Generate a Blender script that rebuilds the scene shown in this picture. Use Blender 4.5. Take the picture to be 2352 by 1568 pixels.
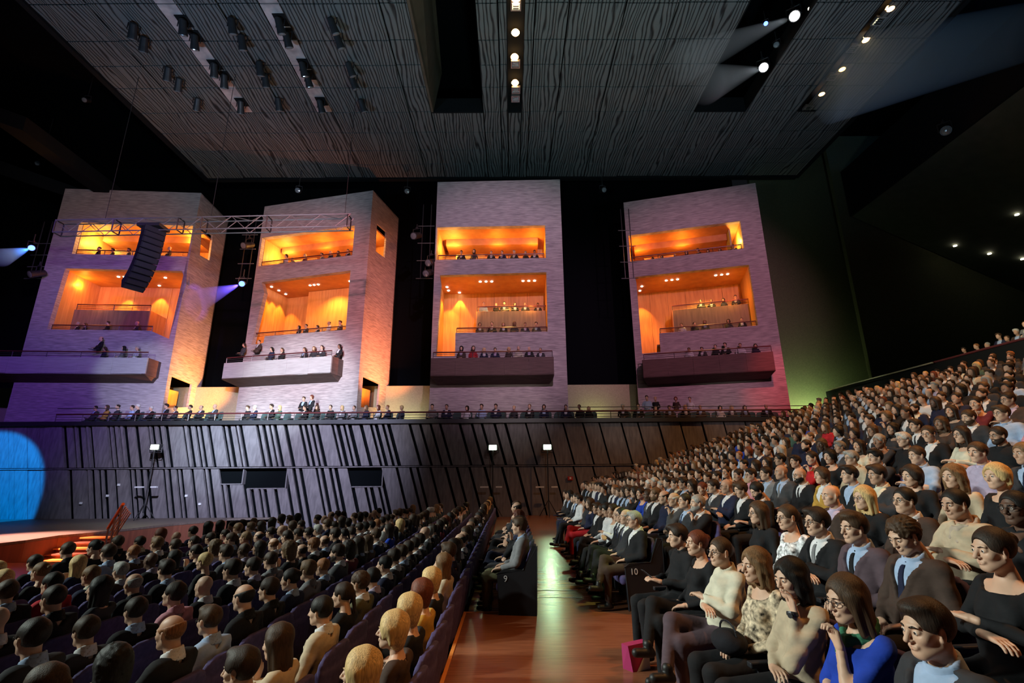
import bpy, bmesh, math, random
import numpy as np
from mathutils import Vector, Matrix
from mathutils.geometry import tessellate_polygon

for _o in list(bpy.data.objects):
    bpy.data.objects.remove(_o, do_unlink=True)
SC = bpy.context.scene
COL = SC.collection
R_ = math.radians

# ------------------------------------------------------------------ camera
F_PX, CX, CY, CAM_H = 1119.0, 1176.0, 784.0, 1.95
cam_d = bpy.data.cameras.new('camera')
cam_d.sensor_width = 36.0
cam_d.lens = F_PX * 36.0 / 2352.0
cam_d.clip_start = 0.05
cam_d.clip_end = 200
cam = bpy.data.objects.new('camera', cam_d)
COL.objects.link(cam)
CR = Matrix.Rotation(R_(-.26), 3, 'Z') @ Matrix.Rotation(R_(90 + 15.2), 3, 'X') @ Matrix.Rotation(R_(-.41), 3, 'Z')
cam.matrix_world = Matrix.Translation((0, 0, CAM_H)) @ CR.to_4x4()
SC.camera = cam
CAM = Vector((0, 0, CAM_H))

def ray(px, py):
    return CR @ Vector(((px - CX) / F_PX, -(py - CY) / F_PX, -1.0))
def at_y(px, py, Y):
    d = ray(px, py); return CAM + d * (Y / d.y)
def at_x(px, py, X):
    d = ray(px, py); return CAM + d * (X / d.x)
def at_z(px, py, z):
    d = ray(px, py); return CAM + d * ((z - CAM_H) / d.z)
CRT = CR.transposed()
def proj(P):
    q = CRT @ (Vector(P) - CAM)
    if q.z > -.05: return (-9999, -9999)
    return CX + F_PX * q.x / -q.z, CY - F_PX * q.y / -q.z

# ------------------------------------------------------------------ world, exposure
w = bpy.data.worlds.new('hall_air'); SC.world = w; w.use_nodes = True
w.node_tree.nodes['Background'].inputs[0].default_value = (.30, .36, .45, 1)
w.node_tree.nodes['Background'].inputs[1].default_value = .012
SC.view_settings.view_transform = 'Standard'
SC.view_settings.look = 'None'
SC.view_settings.exposure = 0.0
SC.view_settings.gamma = 1.0
SC.view_settings.use_curve_mapping = False
try:
    SC.cycles.use_denoising = True
    SC.cycles.denoiser = 'OPENIMAGEDENOISE'
    SC.cycles.max_bounces = 5
    SC.cycles.diffuse_bounces = 3
    SC.cycles.glossy_bounces = 2
    SC.cycles.transmission_bounces = 2
    SC.cycles.volume_bounces = 0
    SC.cycles.caustics_reflective = False
    SC.cycles.caustics_refractive = False
    SC.cycles.sample_clamp_indirect = 4.0
    SC.cycles.volume_step_rate = 4.0
except Exception:
    pass

def look(o, target):
    o.rotation_euler = (Vector(target) - Vector(o.location)).to_track_quat('-Z', 'Y').to_euler()
def spot(name, loc, target, power, color, angle=40, blend=.5, size=.15):
    d = bpy.data.lights.new(name, 'SPOT'); d.energy = power; d.color = color
    d.spot_size = R_(angle); d.spot_blend = blend; d.shadow_soft_size = size
    o = bpy.data.objects.new(name, d); COL.objects.link(o); o.location = loc; look(o, target); return o
def area(name, loc, target, power, color, sx, sy):
    d = bpy.data.lights.new(name, 'AREA'); d.energy = power; d.color = color
    d.shape = 'RECTANGLE'; d.size = sx; d.size_y = sy
    o = bpy.data.objects.new(name, d); COL.objects.link(o); o.location = loc; look(o, target); return o
def point(name, loc, power, color, size=.1):
    d = bpy.data.lights.new(name, 'POINT'); d.energy = power; d.color = color; d.shadow_soft_size = size
    o = bpy.data.objects.new(name, d); COL.objects.link(o); o.location = loc; return o

ZT = 19.39                        # top of the balcony towers
ZC = 20.99                        # ceiling
YW = 25.08                        # slatted side wall
ZL = 4.62                         # ledge of the side balcony
# stage light: pale, from the stage on the left, high
spot('stage_rig_light', (-22, 3, 11), (5, 8, 1), 14000, (.88, 1.0, .90), 50, .7, .4)
spot('stage_rig_light_two', (-19, 13, 11), (7, 12, 1.5), 7000, (.92, 1.0, .93), 50, .7, .4)
# house light, warm, from the rear of the hall
spot('house_light_warm', (11, 4, 17), (7.5, 9, 0), 8000, (1, .40, .11), 46, .8, .3)
spot('house_light_warm_two', (17, 11, 18), (11, 17, 2), 9000, (1, .42, .13), 62, .7, .3)
spot('house_light_warm_three', (2.5, -1, 13), (-1.0, 4.6, 0), 1500, (1, .44, .12), 24, .9, .3)
spot('added_front_row_key', (-9, 3.5, 6.5), (2.6, 4.6, 1.2), 2600, (.90, 1.0, .90), 46, .8, .25)  # added stage-side spot lifting the near rows' faces, not house light
spot('front_row_warm', (9, 4, 13), (3.2, 4.4, 1.2), 3200, (1, .42, .12), 36, .8, .3)
# added bodiless uplights in mid-air give the ceiling its cool wash
spot('added_ceiling_wash', (-13, 12, 10), (-12, 16, 21), 2400, (.42, .66, 1.0), 125, .9, .6)
spot('added_ceiling_wash_two', (1, 12, 10), (1, 16, 21), 2000, (.58, .92, .90), 125, .9, .6)
spot('added_ceiling_wash_three', (13, 12, 10), (12, 16, 21), 1600, (.50, .76, 1.0), 125, .9, .6)
# tower fronts
TOWER_LIGHTS = [
    ('tower_wash_violet', (-12, 4, 13), (-24, 27.3, 9), 11500, (.30, .12, 1.0), 40, .8),
    ('tower_wash_rose', (-4, 3, 13), (-13, 28, 12), 16000, (1.0, .32, .38), 34, .8),
    ('tower_wash_mauve', (2, 3, 15), (-.5, 26.4, 12), 10500, (.88, .54, .82), 42, .7),
    ('tower_wash_plum', (9, 4, 15), (11.5, 28, 12), 9000, (.88, .38, .58), 42, .7),
    ('tower_red_glow', (11.5, 17, 13), (15.6, 27, 6.0), 3600, (1.0, .10, .09), 26, .8),
    ('balcony_white', (-8, 8, 7), (-11.8, 27.0, 6.8), 15000, (.82, .95, 1.0), 22, .6),
    ('balcony_white_two', (-14, 10, 7), (-20.5, 26.5, 7.2), 4500, (.75, .92, 1.0), 16, .5),
    ('rose_left_top', (-8, 6, 14), (-24, 27.3, 15), 3000, (1.0, .28, .20), 26, .8),
]
for n, l, t, p, c, a, b in TOWER_LIGHTS:
    spot(n, l, t, p, c, a, b, .2)
# slat wall wash
spot('slat_wall_wash', (-8, 9, 9.5), (-12.5, 25, 3.6), 24000, (.72, .74, 1.0), 56, 1, .2)
spot('slat_wall_spot', (-10, 8, 10), (-14.2, 25, 4.3), 26000, (.66, .86, 1.0), 22, 1, .2)
spot('slat_wall_wash_dim', (3, 8, 9), (-1, 25, 2.8), 700, (1, .8, .72), 60, .95, .2)
for _x in (-18, -12, -6, 0, 6, 12): spot('added_ledge_key', (_x * .6, 5, 8), (_x, 25.8, 5.0), 1900, (1, .90, .78), 15, .9, .2)  # extra front spots put in to brighten the ledge audience
for _x, _z in ((6, 15.5), (6, 10.5)): spot('side_orange', (_x, 8, 10), (-8.0, 29.8, _z), 5200, (1, .26, .07), 13, .7, .1)
for _z in (15.5, 10): spot('side_orange', (-.5, 8, 10), (-19.6, 30.2, _z), 6500, (1, .30, .05), 11, .7, .1)
# blue stage wash at the far left, pink pool on the stage
spot('stage_blue', (-20, 14, 9), (-26.5, 25, .6), 34000, (.0, .32, 1.0), 26, .12, .1)
spot('stage_pink', (-20, 14, 11), (-16.6, 17.6, 0), 80000, (1.0, .50, .38), 20, .9, .2)
spot('stage_front_red', (-12, 9, 7), (-13, 16, -.3), 1700, (1.0, .22, .08), 46, .8, .2)
# added spot: pale green patch standing for the lamp's reflection on the aisle floor
spot('added_aisle_spot', (7.5, 7.5, 11), (.85, 8.9, 0), 3500, (.55, 1.0, .35), 13, .9, .05)

# ------------------------------------------------------------------ materials
def mat(name, color=(.5, .5, .5), rough=.7, metal=0.0, spec=.3):
    m = bpy.data.materials.new(name); m.use_nodes = True
    b = m.node_tree.nodes['Principled BSDF']
    b.inputs['Base Color'].default_value = (*color, 1)
    b.inputs['Roughness'].default_value = rough
    b.inputs['Metallic'].default_value = metal
    b.inputs['Specular IOR Level'].default_value = spec
    return m
def N(m, t, **kw):
    n = m.node_tree.nodes.new(t)
    for k, v in kw.items(): setattr(n, k, v)
    return n
def L(m, a, b): m.node_tree.links.new(a, b)
def BS(m): return m.node_tree.nodes['Principled BSDF']
def coords(m, scale=(1, 1, 1), obj=True):
    tc = N(m, 'ShaderNodeTexCoord'); mp = N(m, 'ShaderNodeMapping')
    mp.inputs['Scale'].default_value = scale
    L(m, tc.outputs['Object' if obj else 'Generated'], mp.inputs['Vector']); return mp.outputs[0]
def ramp(m, fac, stops):
    r = N(m, 'ShaderNodeValToRGB'); e = r.color_ramp.elements
    e[0].position, e[0].color = stops[0][0], (*stops[0][1], 1)
    e[1].position, e[1].color = stops[-1][0], (*stops[-1][1], 1)
    for p, c in stops[1:-1]:
        x = e.new(p); x.color = (*c, 1)
    L(m, fac, r.inputs[0]); return r.outputs[0]
def noisy(name, c0, c1, scale=(5, 5, 5), rough=.7, bump=.0, detail=4, metal=0, spec=.3, nscale=1.0, bdist=.01):
    m = mat(name, c0, rough, metal, spec)
    v = coords(m, scale)
    n = N(m, 'ShaderNodeTexNoise'); n.inputs['Scale'].default_value = nscale; n.inputs['Detail'].default_value = detail
    L(m, v, n.inputs['Vector'])
    L(m, ramp(m, n.outputs[0], [(.32, c0), (.68, c1)]), BS(m).inputs['Base Color'])
    if bump:
        b = N(m, 'ShaderNodeBump'); b.inputs['Strength'].default_value = bump; b.inputs['Distance'].default_value = bdist
        L(m, n.outputs[0], b.inputs['Height']); L(m, b.outputs[0], BS(m).inputs['Normal'])
    return m
def emis(name, color, strength):
    m = bpy.data.materials.new(name); m.use_nodes = True
    nt = m.node_tree; nt.nodes.remove(nt.nodes['Principled BSDF'])
    e = nt.nodes.new('ShaderNodeEmission'); e.inputs[0].default_value = (*color, 1); e.inputs[1].default_value = strength
    nt.links.new(e.outputs[0], nt.nodes['Material Output'].inputs[0]); return m

M = {}
M['veneer'] = noisy('tower_veneer', (.27, .235, .235), (.52, .45, .44), (1.2, 1.2, 14), .75, .25, 5, nscale=1.6, bdist=.02)
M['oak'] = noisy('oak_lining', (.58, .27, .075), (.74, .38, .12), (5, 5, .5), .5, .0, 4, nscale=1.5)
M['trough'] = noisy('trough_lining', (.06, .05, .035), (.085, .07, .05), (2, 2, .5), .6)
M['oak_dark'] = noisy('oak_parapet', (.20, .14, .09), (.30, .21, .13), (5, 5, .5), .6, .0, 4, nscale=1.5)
M['black'] = mat('matt_black', (.008, .009, .010), .9, 0, .1)
M['void'] = mat('dark_void', (.004, .005, .006), 1, 0, .0)
M['slat'] = noisy('slat_panel', (.11, .10, .112), (.18, .165, .18), (3, 3, .6), .55, .15, 4, nscale=3)
M['floor'] = noisy('timber_floor', (.20, .070, .034), (.29, .105, .050), (1.2, 18, 1), .27, .04, 5, nscale=2, spec=.5)
M['stagefloor'] = noisy('stage_boards', (.10, .080, .070), (.16, .125, .11), (1, 14, 1), .5, .04, 4, nscale=2)
M['stagefront'] = noisy('stage_front', (.16, .06, .04), (.22, .08, .05), (9, 9, .5), .5, 0, 3, nscale=1)
M['metal'] = mat('grey_metal', (.45, .46, .48), .38, .85, .5)
M['metal_dark'] = mat('dark_metal', (.05, .05, .055), .45, .6, .4)
M['rail_red'] = mat('dark_red_handrail', (.11, .025, .028), .4, .2, .5)
M['rail_dark'] = mat('railing_steel', (.10, .09, .09), .4, .5, .5)
M['orange_rail'] = mat('timber_handrail', (.75, .27, .06), .4, 0, .4)
M['greenwall'] = noisy('green_grey_plaster', (.085, .095, .055), (.12, .13, .075), (8, 8, 8), .85, .05, 4, nscale=3)
M['paleband'] = noisy('pale_wall_band', (.32, .30, .19), (.42, .39, .25), (8, 8, 8), .85, .05, 4, nscale=3)
M['soffit'] = noisy('gallery_soffit', (.045, .055, .045), (.06, .07, .058), (2, 2, 2), .85, 0, 3)
M['seat'] = noisy('seat_velvet', (.060, .048, .135), (.085, .068, .185), (9, 9, 9), .85, .1, 3, nscale=3)
M['seat_black'] = mat('seat_black', (.012, .012, .016), .6, 0, .3)
M['seat_green'] = mat('seat_green_grey', (.05, .09, .085), .7, 0, .3)
M['white_mark'] = mat('white_marking', (.7, .72, .75), .6)
M['lamp_warm'] = emis('lamp_warm', (1, .52, .18), 14)
M['lamp_white'] = emis('lamp_white', (1, .95, .88), 16)
M['lamp_green'] = emis('lamp_flood', (.80, 1, .72), 24)
M['lamp_blue'] = emis('lamp_blue', (.06, .13, 1), 9)
M['lamp_small'] = emis('lamp_small', (1, .86, .62), 10)
M['glare'] = emis('lit_fixture', (1, .93, .55), 1.6)
M['lens'] = mat('lens_glass', (.25, .28, .3), .1, .3, .8)
# ribbed ceiling: wavy grooves running front to back
m = mat('ribbed_ceiling', (.1, .11, .115), .8)
mp = coords(m, (1, 1, 1))
nz = N(m, 'ShaderNodeTexNoise'); nz.inputs['Scale'].default_value = 1.0; nz.inputs['Detail'].default_value = 1
mp3 = N(m, 'ShaderNodeMapping'); mp3.inputs['Scale'].default_value = (.8, .16, 1); L(m, mp, mp3.inputs['Vector']); L(m, mp3.outputs[0], nz.inputs['Vector'])
sx = N(m, 'ShaderNodeSeparateXYZ'); L(m, mp, sx.inputs[0])
nz2 = N(m, 'ShaderNodeTexNoise'); nz2.inputs['Scale'].default_value = 1.0; nz2.inputs['Detail'].default_value = 2
mp2 = N(m, 'ShaderNodeMapping'); mp2.inputs['Scale'].default_value = (2.6, .42, 1); L(m, mp, mp2.inputs['Vector']); L(m, mp2.outputs[0], nz2.inputs['Vector'])
a1 = N(m, 'ShaderNodeMath', operation='MULTIPLY_ADD'); L(m, nz.outputs[0], a1.inputs[0]); a1.inputs[1].default_value = .9; L(m, sx.outputs[0], a1.inputs[2])
a2 = N(m, 'ShaderNodeMath', operation='MULTIPLY_ADD'); L(m, nz2.outputs[0], a2.inputs[0]); a2.inputs[1].default_value = .34; L(m, a1.outputs[0], a2.inputs[2])
a3 = N(m, 'ShaderNodeMath', operation='MULTIPLY'); L(m, a2.outputs[0], a3.inputs[0]); a3.inputs[1].default_value = 38.0
a4 = N(m, 'ShaderNodeMath', operation='SINE'); L(m, a3.outputs[0], a4.inputs[0])
a5 = N(m, 'ShaderNodeMapRange'); L(m, a4.outputs[0], a5.inputs[0]); a5.inputs[1].default_value = -1; a5.inputs[2].default_value = -.1
L(m, ramp(m, a5.outputs[0], [(.0, (.012, .013, .014)), (.9, (.115, .125, .125))]), BS(m).inputs['Base Color'])  # dark stop paints the shade of the grooves into the colour
bp = N(m, 'ShaderNodeBump'); bp.inputs['Strength'].default_value = .6; bp.inputs['Distance'].default_value = .05
L(m, a5.outputs[0], bp.inputs['Height']); L(m, bp.outputs[0], BS(m).inputs['Normal'])
M['ceiling'] = m
# materials that take the object's own colour
def objcol(name, rough, spec, bump=0, bscale=(60, 60, 60), vary=.25, attr=False, streak=None, bdist=.004):
    m = mat(name, (.5, .5, .5), rough, 0, spec)
    if attr:
        oi = N(m, 'ShaderNodeAttribute'); oi.attribute_name = 'tint'; c = oi.outputs['Color']
    else:
        oi = N(m, 'ShaderNodeObjectInfo'); c = oi.outputs['Color']
    if vary:
        v = coords(m, streak or bscale)
        n = N(m, 'ShaderNodeTexNoise'); n.inputs['Scale'].default_value = 1; n.inputs['Detail'].default_value = 3
        L(m, v, n.inputs['Vector'])
        mr = N(m, 'ShaderNodeMapRange'); L(m, n.outputs[0], mr.inputs[0]); mr.inputs[1].default_value = .3; mr.inputs[2].default_value = .7
        mr.inputs[3].default_value = 1 - vary; mr.inputs[4].default_value = 1 + vary
        mx = N(m, 'ShaderNodeVectorMath', operation='SCALE'); L(m, c, mx.inputs[0]); L(m, mr.outputs[0], mx.inputs['Scale'])
        c = mx.outputs[0]
        if bump:
            b = N(m, 'ShaderNodeBump'); b.inputs['Strength'].default_value = bump; b.inputs['Distance'].default_value = bdist
            L(m, n.outputs[0], b.inputs['Height']); L(m, b.outputs[0], BS(m).inputs['Normal'])
    L(m, c, BS(m).inputs['Base Color'])
    return m
M['skin'] = objcol('skin', .5, .35, 0, (9, 9, 9), .08)
M['cloth'] = objcol('woven_cloth', .85, .2, .4, (10, 10, 15), .13, bdist=.016)
M['floral'] = objcol('patterned_cloth', .85, .2, .0, (26, 26, 26), .95)
M['hair'] = objcol('hair_strands', .58, .28, .55, (1, 1, 1), .5, streak=(190, 190, 7))
M['crowd'] = objcol('crowd_tint', .75, .25, attr=True, vary=0)
M['plain'] = objcol('plain_tint', .5, .4, vary=0)
M['eyewhite'] = mat('eye_white', (.62, .58, .54), .2, 0, .6)
M['iris'] = mat('iris', (.03, .022, .018), .1, 0, .7)

# ------------------------------------------------------------------ mesh helpers
def link(name, me, material=None, parent=None, color=None):
    o = bpy.data.objects.new(name, me); COL.objects.link(o)
    if material and me is not None and len(me.materials) == 0: me.materials.append(material)
    if parent: o.parent = parent
    if color: o.color = (*color, 1)
    return o
def tag(o, label=None, cat=None, group=None, kind=None):
    if label: o['label'] = label
    if cat: o['category'] = cat
    if group: o['group'] = group
    if kind: o['kind'] = kind
    return o
def empty(name, loc=(0, 0, 0), rz=0, **kw):
    o = bpy.data.objects.new(name, None); COL.objects.link(o); o.location = loc; o.rotation_euler = (0, 0, rz)
    o.empty_display_size = .2
    return tag(o, **kw)
def fast_mesh(name, V, Q, smooth=True, mats=()):
    me = bpy.data.meshes.new(name)
    V = np.asarray(V, np.float32); Q = np.asarray(Q, np.int32)
    me.vertices.add(len(V)); me.vertices.foreach_set('co', V.ravel())
    k = Q.shape[1]
    me.loops.add(Q.size); me.loops.foreach_set('vertex_index', Q.ravel())
    me.polygons.add(len(Q)); me.polygons.foreach_set('loop_start', np.arange(0, Q.size, k, dtype=np.int32))
    try: me.polygons.foreach_set('loop_total', np.full(len(Q), k, np.int32))
    except Exception: pass
    me.polygons.foreach_set('use_smooth', np.full(len(Q), smooth))
    for m_ in mats: me.materials.append(m_)
    me.update(calc_edges=True); me.validate()
    return me
class MB:
    """collects simple solids into one mesh"""
    def __init__(s): s.v = []; s.f = []
    def add(s, vs, fs):
        b = len(s.v); s.v += [tuple(p) for p in vs]; s.f += [tuple(b + i for i in f) for f in fs]; return s
    def box(s, lo, hi):
        x0, y0, z0 = lo; x1, y1, z1 = hi
        return s.add([(x0, y0, z0), (x1, y0, z0), (x1, y1, z0), (x0, y1, z0), (x0, y0, z1), (x1, y0, z1), (x1, y1, z1), (x0, y1, z1)],
                     [(0, 3, 2, 1), (4, 5, 6, 7), (0, 1, 5, 4), (1, 2, 6, 5), (2, 3, 7, 6), (3, 0, 4, 7)])
    def hexa(s, p):       # bottom 4 CCW, top 4 CCW
        return s.add(p, [(0, 3, 2, 1), (4, 5, 6, 7), (0, 1, 5, 4), (1, 2, 6, 5), (2, 3, 7, 6), (3, 0, 4, 7)])
    def prism(s, poly, off, holes=()):
        """planar polygon (list of Vector) with holes, extruded by vector off"""
        loops = [list(poly)] + [list(h) for h in holes]
        flat = [p for l in loops for p in l]
        tris = tessellate_polygon([[Vector(p) for p in l] for l in loops])
        n = len(flat); off = Vector(off)
        vs = [Vector(p) for p in flat] + [Vector(p) + off for p in flat]
        fs = []
        for t in tris:
            a, b_, c = t
            nn = (flat[b_] - flat[a]).cross(flat[c] - flat[a])
            if nn.length < 1e-9: continue
            if nn.dot(off) > 0: a, c = c, a
            fs.append((a, b_, c)); fs.append((c + n, b_ + n, a + n))
        i0 = 0
        for l in loops:
            k = len(l)
            for i in range(k):
                a, b_ = i0 + i, i0 + (i + 1) % k
                fs.append((a, b_, b_ + n, a + n))
            i0 += k
        return s.add(vs, fs)
    def tube(s, a, b, r, n=6, r2=None):
        a, b = Vector(a), Vector(b); r2 = r if r2 is None else r2
        d = (b - a)
        if d.length < 1e-6: return s
        d.normalize(); u = d.orthogonal().normalized(); v = d.cross(u)
        vs = []
        for c, rr in ((a, r), (b, r2)):
            for i in range(n):
                t = 2 * math.pi * i / n; vs.append(c + u * (math.cos(t) * rr) + v * (math.sin(t) * rr))
        fs = [(i, (i + 1) % n, n + (i + 1) % n, n + i) for i in range(n)]
        fs += [tuple(range(n))[::-1], tuple(range(n, 2 * n))]
        return s.add(vs, fs)
    def path(s, pts, r, n=6):
        for a, b in zip(pts, pts[1:]): s.tube(a, b, r, n)
        return s
    def lathe(s, prof, c=(0, 0, 0), axis=(0, 0, 1), n=12):
        ax = Vector(axis).normalized(); u = ax.orthogonal().normalized(); v = ax.cross(u); c = Vector(c); vs = []; fs = []
        for r, h in prof:
            for i in range(n):
                t = 2 * math.pi * i / n; vs.append(c + ax * h + u * (math.cos(t) * r) + v * (math.sin(t) * r))
        for j in range(len(prof) - 1):
            for i in range(n):
                fs.append((j * n + i, j * n + (i + 1) % n, (j + 1) * n + (i + 1) % n, (j + 1) * n + i))
        fs += [tuple(range(n))[::-1], tuple(range((len(prof) - 1) * n, len(prof) * n))]
        return s.add(vs, fs)
    def mesh(s, name, smooth=False, bevel=0):
        me = bpy.data.meshes.new(name); me.from_pydata(s.v, [], s.f)
        bm = bmesh.new(); bm.from_mesh(me)
        if bevel:
            bmesh.ops.bevel(bm, geom=list(bm.edges), offset=bevel, segments=2, affect='EDGES', profile=.5)
        bmesh.ops.recalc_face_normals(bm, faces=bm.faces)
        for f in bm.faces: f.smooth = smooth
        bm.to_mesh(me); bm.free(); return me
    def build(s, name, material, parent=None, smooth=False, bevel=0):
        return link(name, s.mesh(name, smooth, bevel), material, parent)

# ================================================================== the setting
def struct(name, mb, material, **k):
    return tag(mb.build(name, material, **k), kind='structure')

# floor of the cross aisle and landing
AZ = 0.0
fl = MB()
fl.box((-.66, .2, -.12), (2.6, 7.9, 0)); fl.box((.30, 7.9, -.12), (2.6, YW, 0))
fl.box((2.6, .2, -.3), (3.0, YW, 0))
aisle = struct('floor_aisle', fl, M['floor'])
ed = MB().box((-.70, .2, -.14), (-.66, 7.94, .006)).box((-.66, 7.9, -.14), (.30, 7.94, .006))
e_ = ed.build('nosing', M['orange_rail'], aisle)
# two thin brass strips inlaid across the aisle
link('inlay', MB().box((.42, 8.75, .0), (1.15, 8.78, .004)).mesh('inlay'), M['metal'], aisle)
link('inlay', MB().box((.42, 9.25, .0), (1.15, 9.28, .004)).mesh('inlay'), M['metal'], aisle)

# seating rows: (hip x, floor z)
RIGHT = [(1.86 + .95 * i, (1.25 + (-0.0) + [0, .25, .43, .65, .92, 1.22, 1.56][i] if i < 7 else 1.25 + 1.56 + .31 * (i - 6)) - 1.23) for i in range(16)]
LEFT = {9: (.06, -.06)}
for k in range(8, 0, -1):
    LEFT[k] = (-.95 - .94 * (8 - k), -.38 if k == 8 else -.52)
# raked floor right
rk = MB()
for i, (hx, zf) in enumerate(RIGHT):
    if i == 0: continue
    rk.box((hx - .42, .2, -.5), (hx + .55, YW, zf))
struct('floor_rake', rk, M['floor'])
lf = MB()
for k in range(1, 9):
    hx, zf = LEFT[k]
    lf.box((hx - .60, .2, -1.2), (hx + .36, YW, zf))
lf.box((-.66, 7.94, -1.2), (.42, YW, -.06))
lf.box((-26, .2, -1.4), (LEFT[1][0] - .6, 16, LEFT[1][1] - .02))
struct('floor_stalls', lf, M['floor'])

# stage
e1 = [at_z(x, y, 0.0) for x, y in ((-260, 1290), (-60, 1256), (0, 1247), (60, 1240), (135, 1229), (215, 1222), (300, 1213), (400, 1202), (470, 1196), (522, 1191))]
poly = [Vector((p.x, p.y, 0)) for p in e1] + [Vector((e1[-1].x + 2.2, YW - .02, 0)), Vector((-40, YW - .02, 0)), Vector((-40, e1[0].y, 0))]
stage = tag(MB().prism(poly, (0, 0, -.08)).build('stage', M['stagefloor']), 'dark boarded stage with curved front edge below the slatted wall', 'stage')
fr = MB()
for a, b in zip(e1, e1[1:]):
    d_ = b - a; n__ = Vector((-d_.y, d_.x, 0)).normalized() * .10
    fr.hexa([Vector((q.x, q.y, z_)) + (n__ if k_ > 1 else n__ * .1) for z_ in (-1.3, -.085) for k_, q in enumerate((a, b, b, a))])
fr.build('stage_front', M['stagefront'], stage)
M['pale_timber'] = mat('pale_timber', (.72, .55, .36), .45)
# steps and the balustrade beside them
sp = at_z(205, 1222, 0.0)
st = empty('stage_steps', (sp.x, sp.y, 0), label='short flight of red lit timber steps rising to the stage edge', cat='steps')
for i in range(5):
    b = MB().box((-.75, -.32 * (i + 1) - .05, -.14 * (i + 1) - .04), (1.05, -.32 * i - .02, -.14 * (i + 1) + .01))
    b.build('tread', M['orange_rail'] if i % 2 == 0 else M['stagefront'], st, bevel=.006)
    MB().box((-.73, -.32 * (i + 1) + .02, -1.0), (1.03, -.32 * i - .03, -.14 * (i + 1) - .04)).build('riser', M['stagefront'], st)
hp = at_z(248, 1213, 0.35); hp2 = at_z(283, 1157, 1.15)
hr = empty('stage_handrail', (hp.x, hp.y, 0), label='sloping timber handrail with pale horizontal rods beside the stage steps', cat='handrail')
P0, P1 = Vector((0, 0, .35)), Vector((hp2.x - hp.x, hp2.y - hp.y, 1.15))
r = MB(); r.tube(P0, P1, .045, 8); r.build('handrail', M['orange_rail'], hr)
for i in range(5):
    o_ = Vector((.09 + .06 * i, -.02 * i, -.08 - .045 * i)); MB().tube(P0 + o_, P1 + o_, .018, 6).build('rod', M['pale_timber'], hr)
for t in (0.05, .5, .95):
    q = P0.lerp(P1, t); MB().box((q.x - .02, q.y - .02, q.z - 1.25), (q.x + .02, q.y + .02, q.z - .02)).build('post', M['metal'], hr)

# slatted side wall ---------------------------------------------------------
wall = struct('wall_side', MB().box((-40, YW + .30, -1.3), (18.6, YW + .5, ZL - .12)), M['void'])
def X_at(px, py): return at_y(px, py, YW).x
z_top = ZL - .14; z_mid = at_y(700, 1073, YW).z; z_bot = -1.0
def slats(tops, ytop, ybot, leanf, wf, zt, zb, openings=()):
    edges = []
    for x, nx_ in zip(tops, tops[1:] + [tops[-1] + 60]):
        ln = leanf(x); wpx = min(wf(x), .52 * (nx_ - x))
        edges.append((X_at(x, ytop), X_at(x + wpx, ytop), X_at(x + ln, ybot), X_at(x + wpx + ln, ybot), x))
    for a, b in zip(edges, edges[1:]):
        if b[0] - a[1] < .02: continue
        pxm = (a[4] + b[4]) / 2 + 5
        ztt = zt; xl, xr = a[1], b[0]; xlb, xrb = a[3], b[2]
        for (o0, o1, zo) in openings:
            if o0 < pxm < o1:
                f_ = (zt - zo) / (zt - zb_ref); xl = xl + (xlb - xl) * f_; xr = xr + (xrb - xr) * f_; ztt = zo
        # extend the bottom edge to zb along the same lean
        g = (ztt - zb) / max(.01, (ztt - zb_ref))
        xlb2, xrb2 = xl + (xlb - xl) * g, xr + (xrb - xr) * g
        jut = .10 + .05 * ((int(pxm) * 7) % 3)
        p = [Vector((xlb2, YW - .0 + .12 - jut * .6, zb)), Vector((xrb2, YW + .12 - jut * .6, zb)), Vector((xrb2, YW + .14, zb)), Vector((xlb2, YW + .14, zb)),
             Vector((xl, YW + .12 - jut * .6, ztt)), Vector((xr, YW + .12 - jut * .6, ztt)), Vector((xr, YW + .14, ztt)), Vector((xl, YW + .14, ztt))]
        MB().hexa(p).build('slat', M['slat'], wall)
up = [-420, -330, -250, -170, -100, -40, 20, 32, 62, 90, 110, 143, 165, 176, 193, 204, 246, 257, 271, 282, 308, 337, 346, 361, 377, 417, 429, 446, 456, 475, 509, 520, 538, 548, 587, 601, 616, 627, 651, 685, 697, 711, 723, 760, 771, 786, 798, 824, 848, 859, 876, 888,
      937, 961, 985, 1007, 1052, 1080, 1103, 1132, 1157, 1205, 1250, 1291, 1336, 1374, 1425, 1463, 1510, 1560, 1610, 1660, 1710, 1760, 1800]
lo = [-420, -330, -250, -170, -100, -40, 20, 32, 62, 90, 110, 155, 195, 207, 223, 235, 259, 293, 304, 318, 333, 371, 383, 402, 411, 436, 465, 475, 501, 513, 551, 566, 585, 596, 620, 650, 670, 685, 723, 735, 754, 766, 796, 826, 838, 857, 868,
      908, 939, 955, 985, 1020, 1046, 1075, 1110, 1150, 1185, 1225, 1270, 1315, 1360, 1410, 1450, 1500, 1550, 1600]
wf = lambda x: (.8 if x < 120 else 8.2 if x < 900 else 6 if x < 1200 else 4)
zb_ref = z_mid + .06
slats(up, 970, 1069, lambda x: 0 if x < 120 else min(27, 6 + (x - 143) * .026), wf, z_top, z_mid + .06)
zb_ref = at_y(700, 1188, YW).z
zo1 = at_y(520, 1113, YW).z; zo2 = at_y(610, 1122, YW).z; zo3 = at_y(840, 1118, YW).z
slats(lo, 1078, 1188, lambda x: 0 if x < 120 else min(30, 4 + (x - 143) * .03), wf, z_mid - .05, z_bot, ((494, 563, zo1), (563, 660, zo2), (808, 880, zo3)))
MB().box((-40, YW - .03, z_mid - .02), (14.4, YW + .3, z_mid + .03)).build('ledge_strip', M['slat'], wall)
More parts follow.
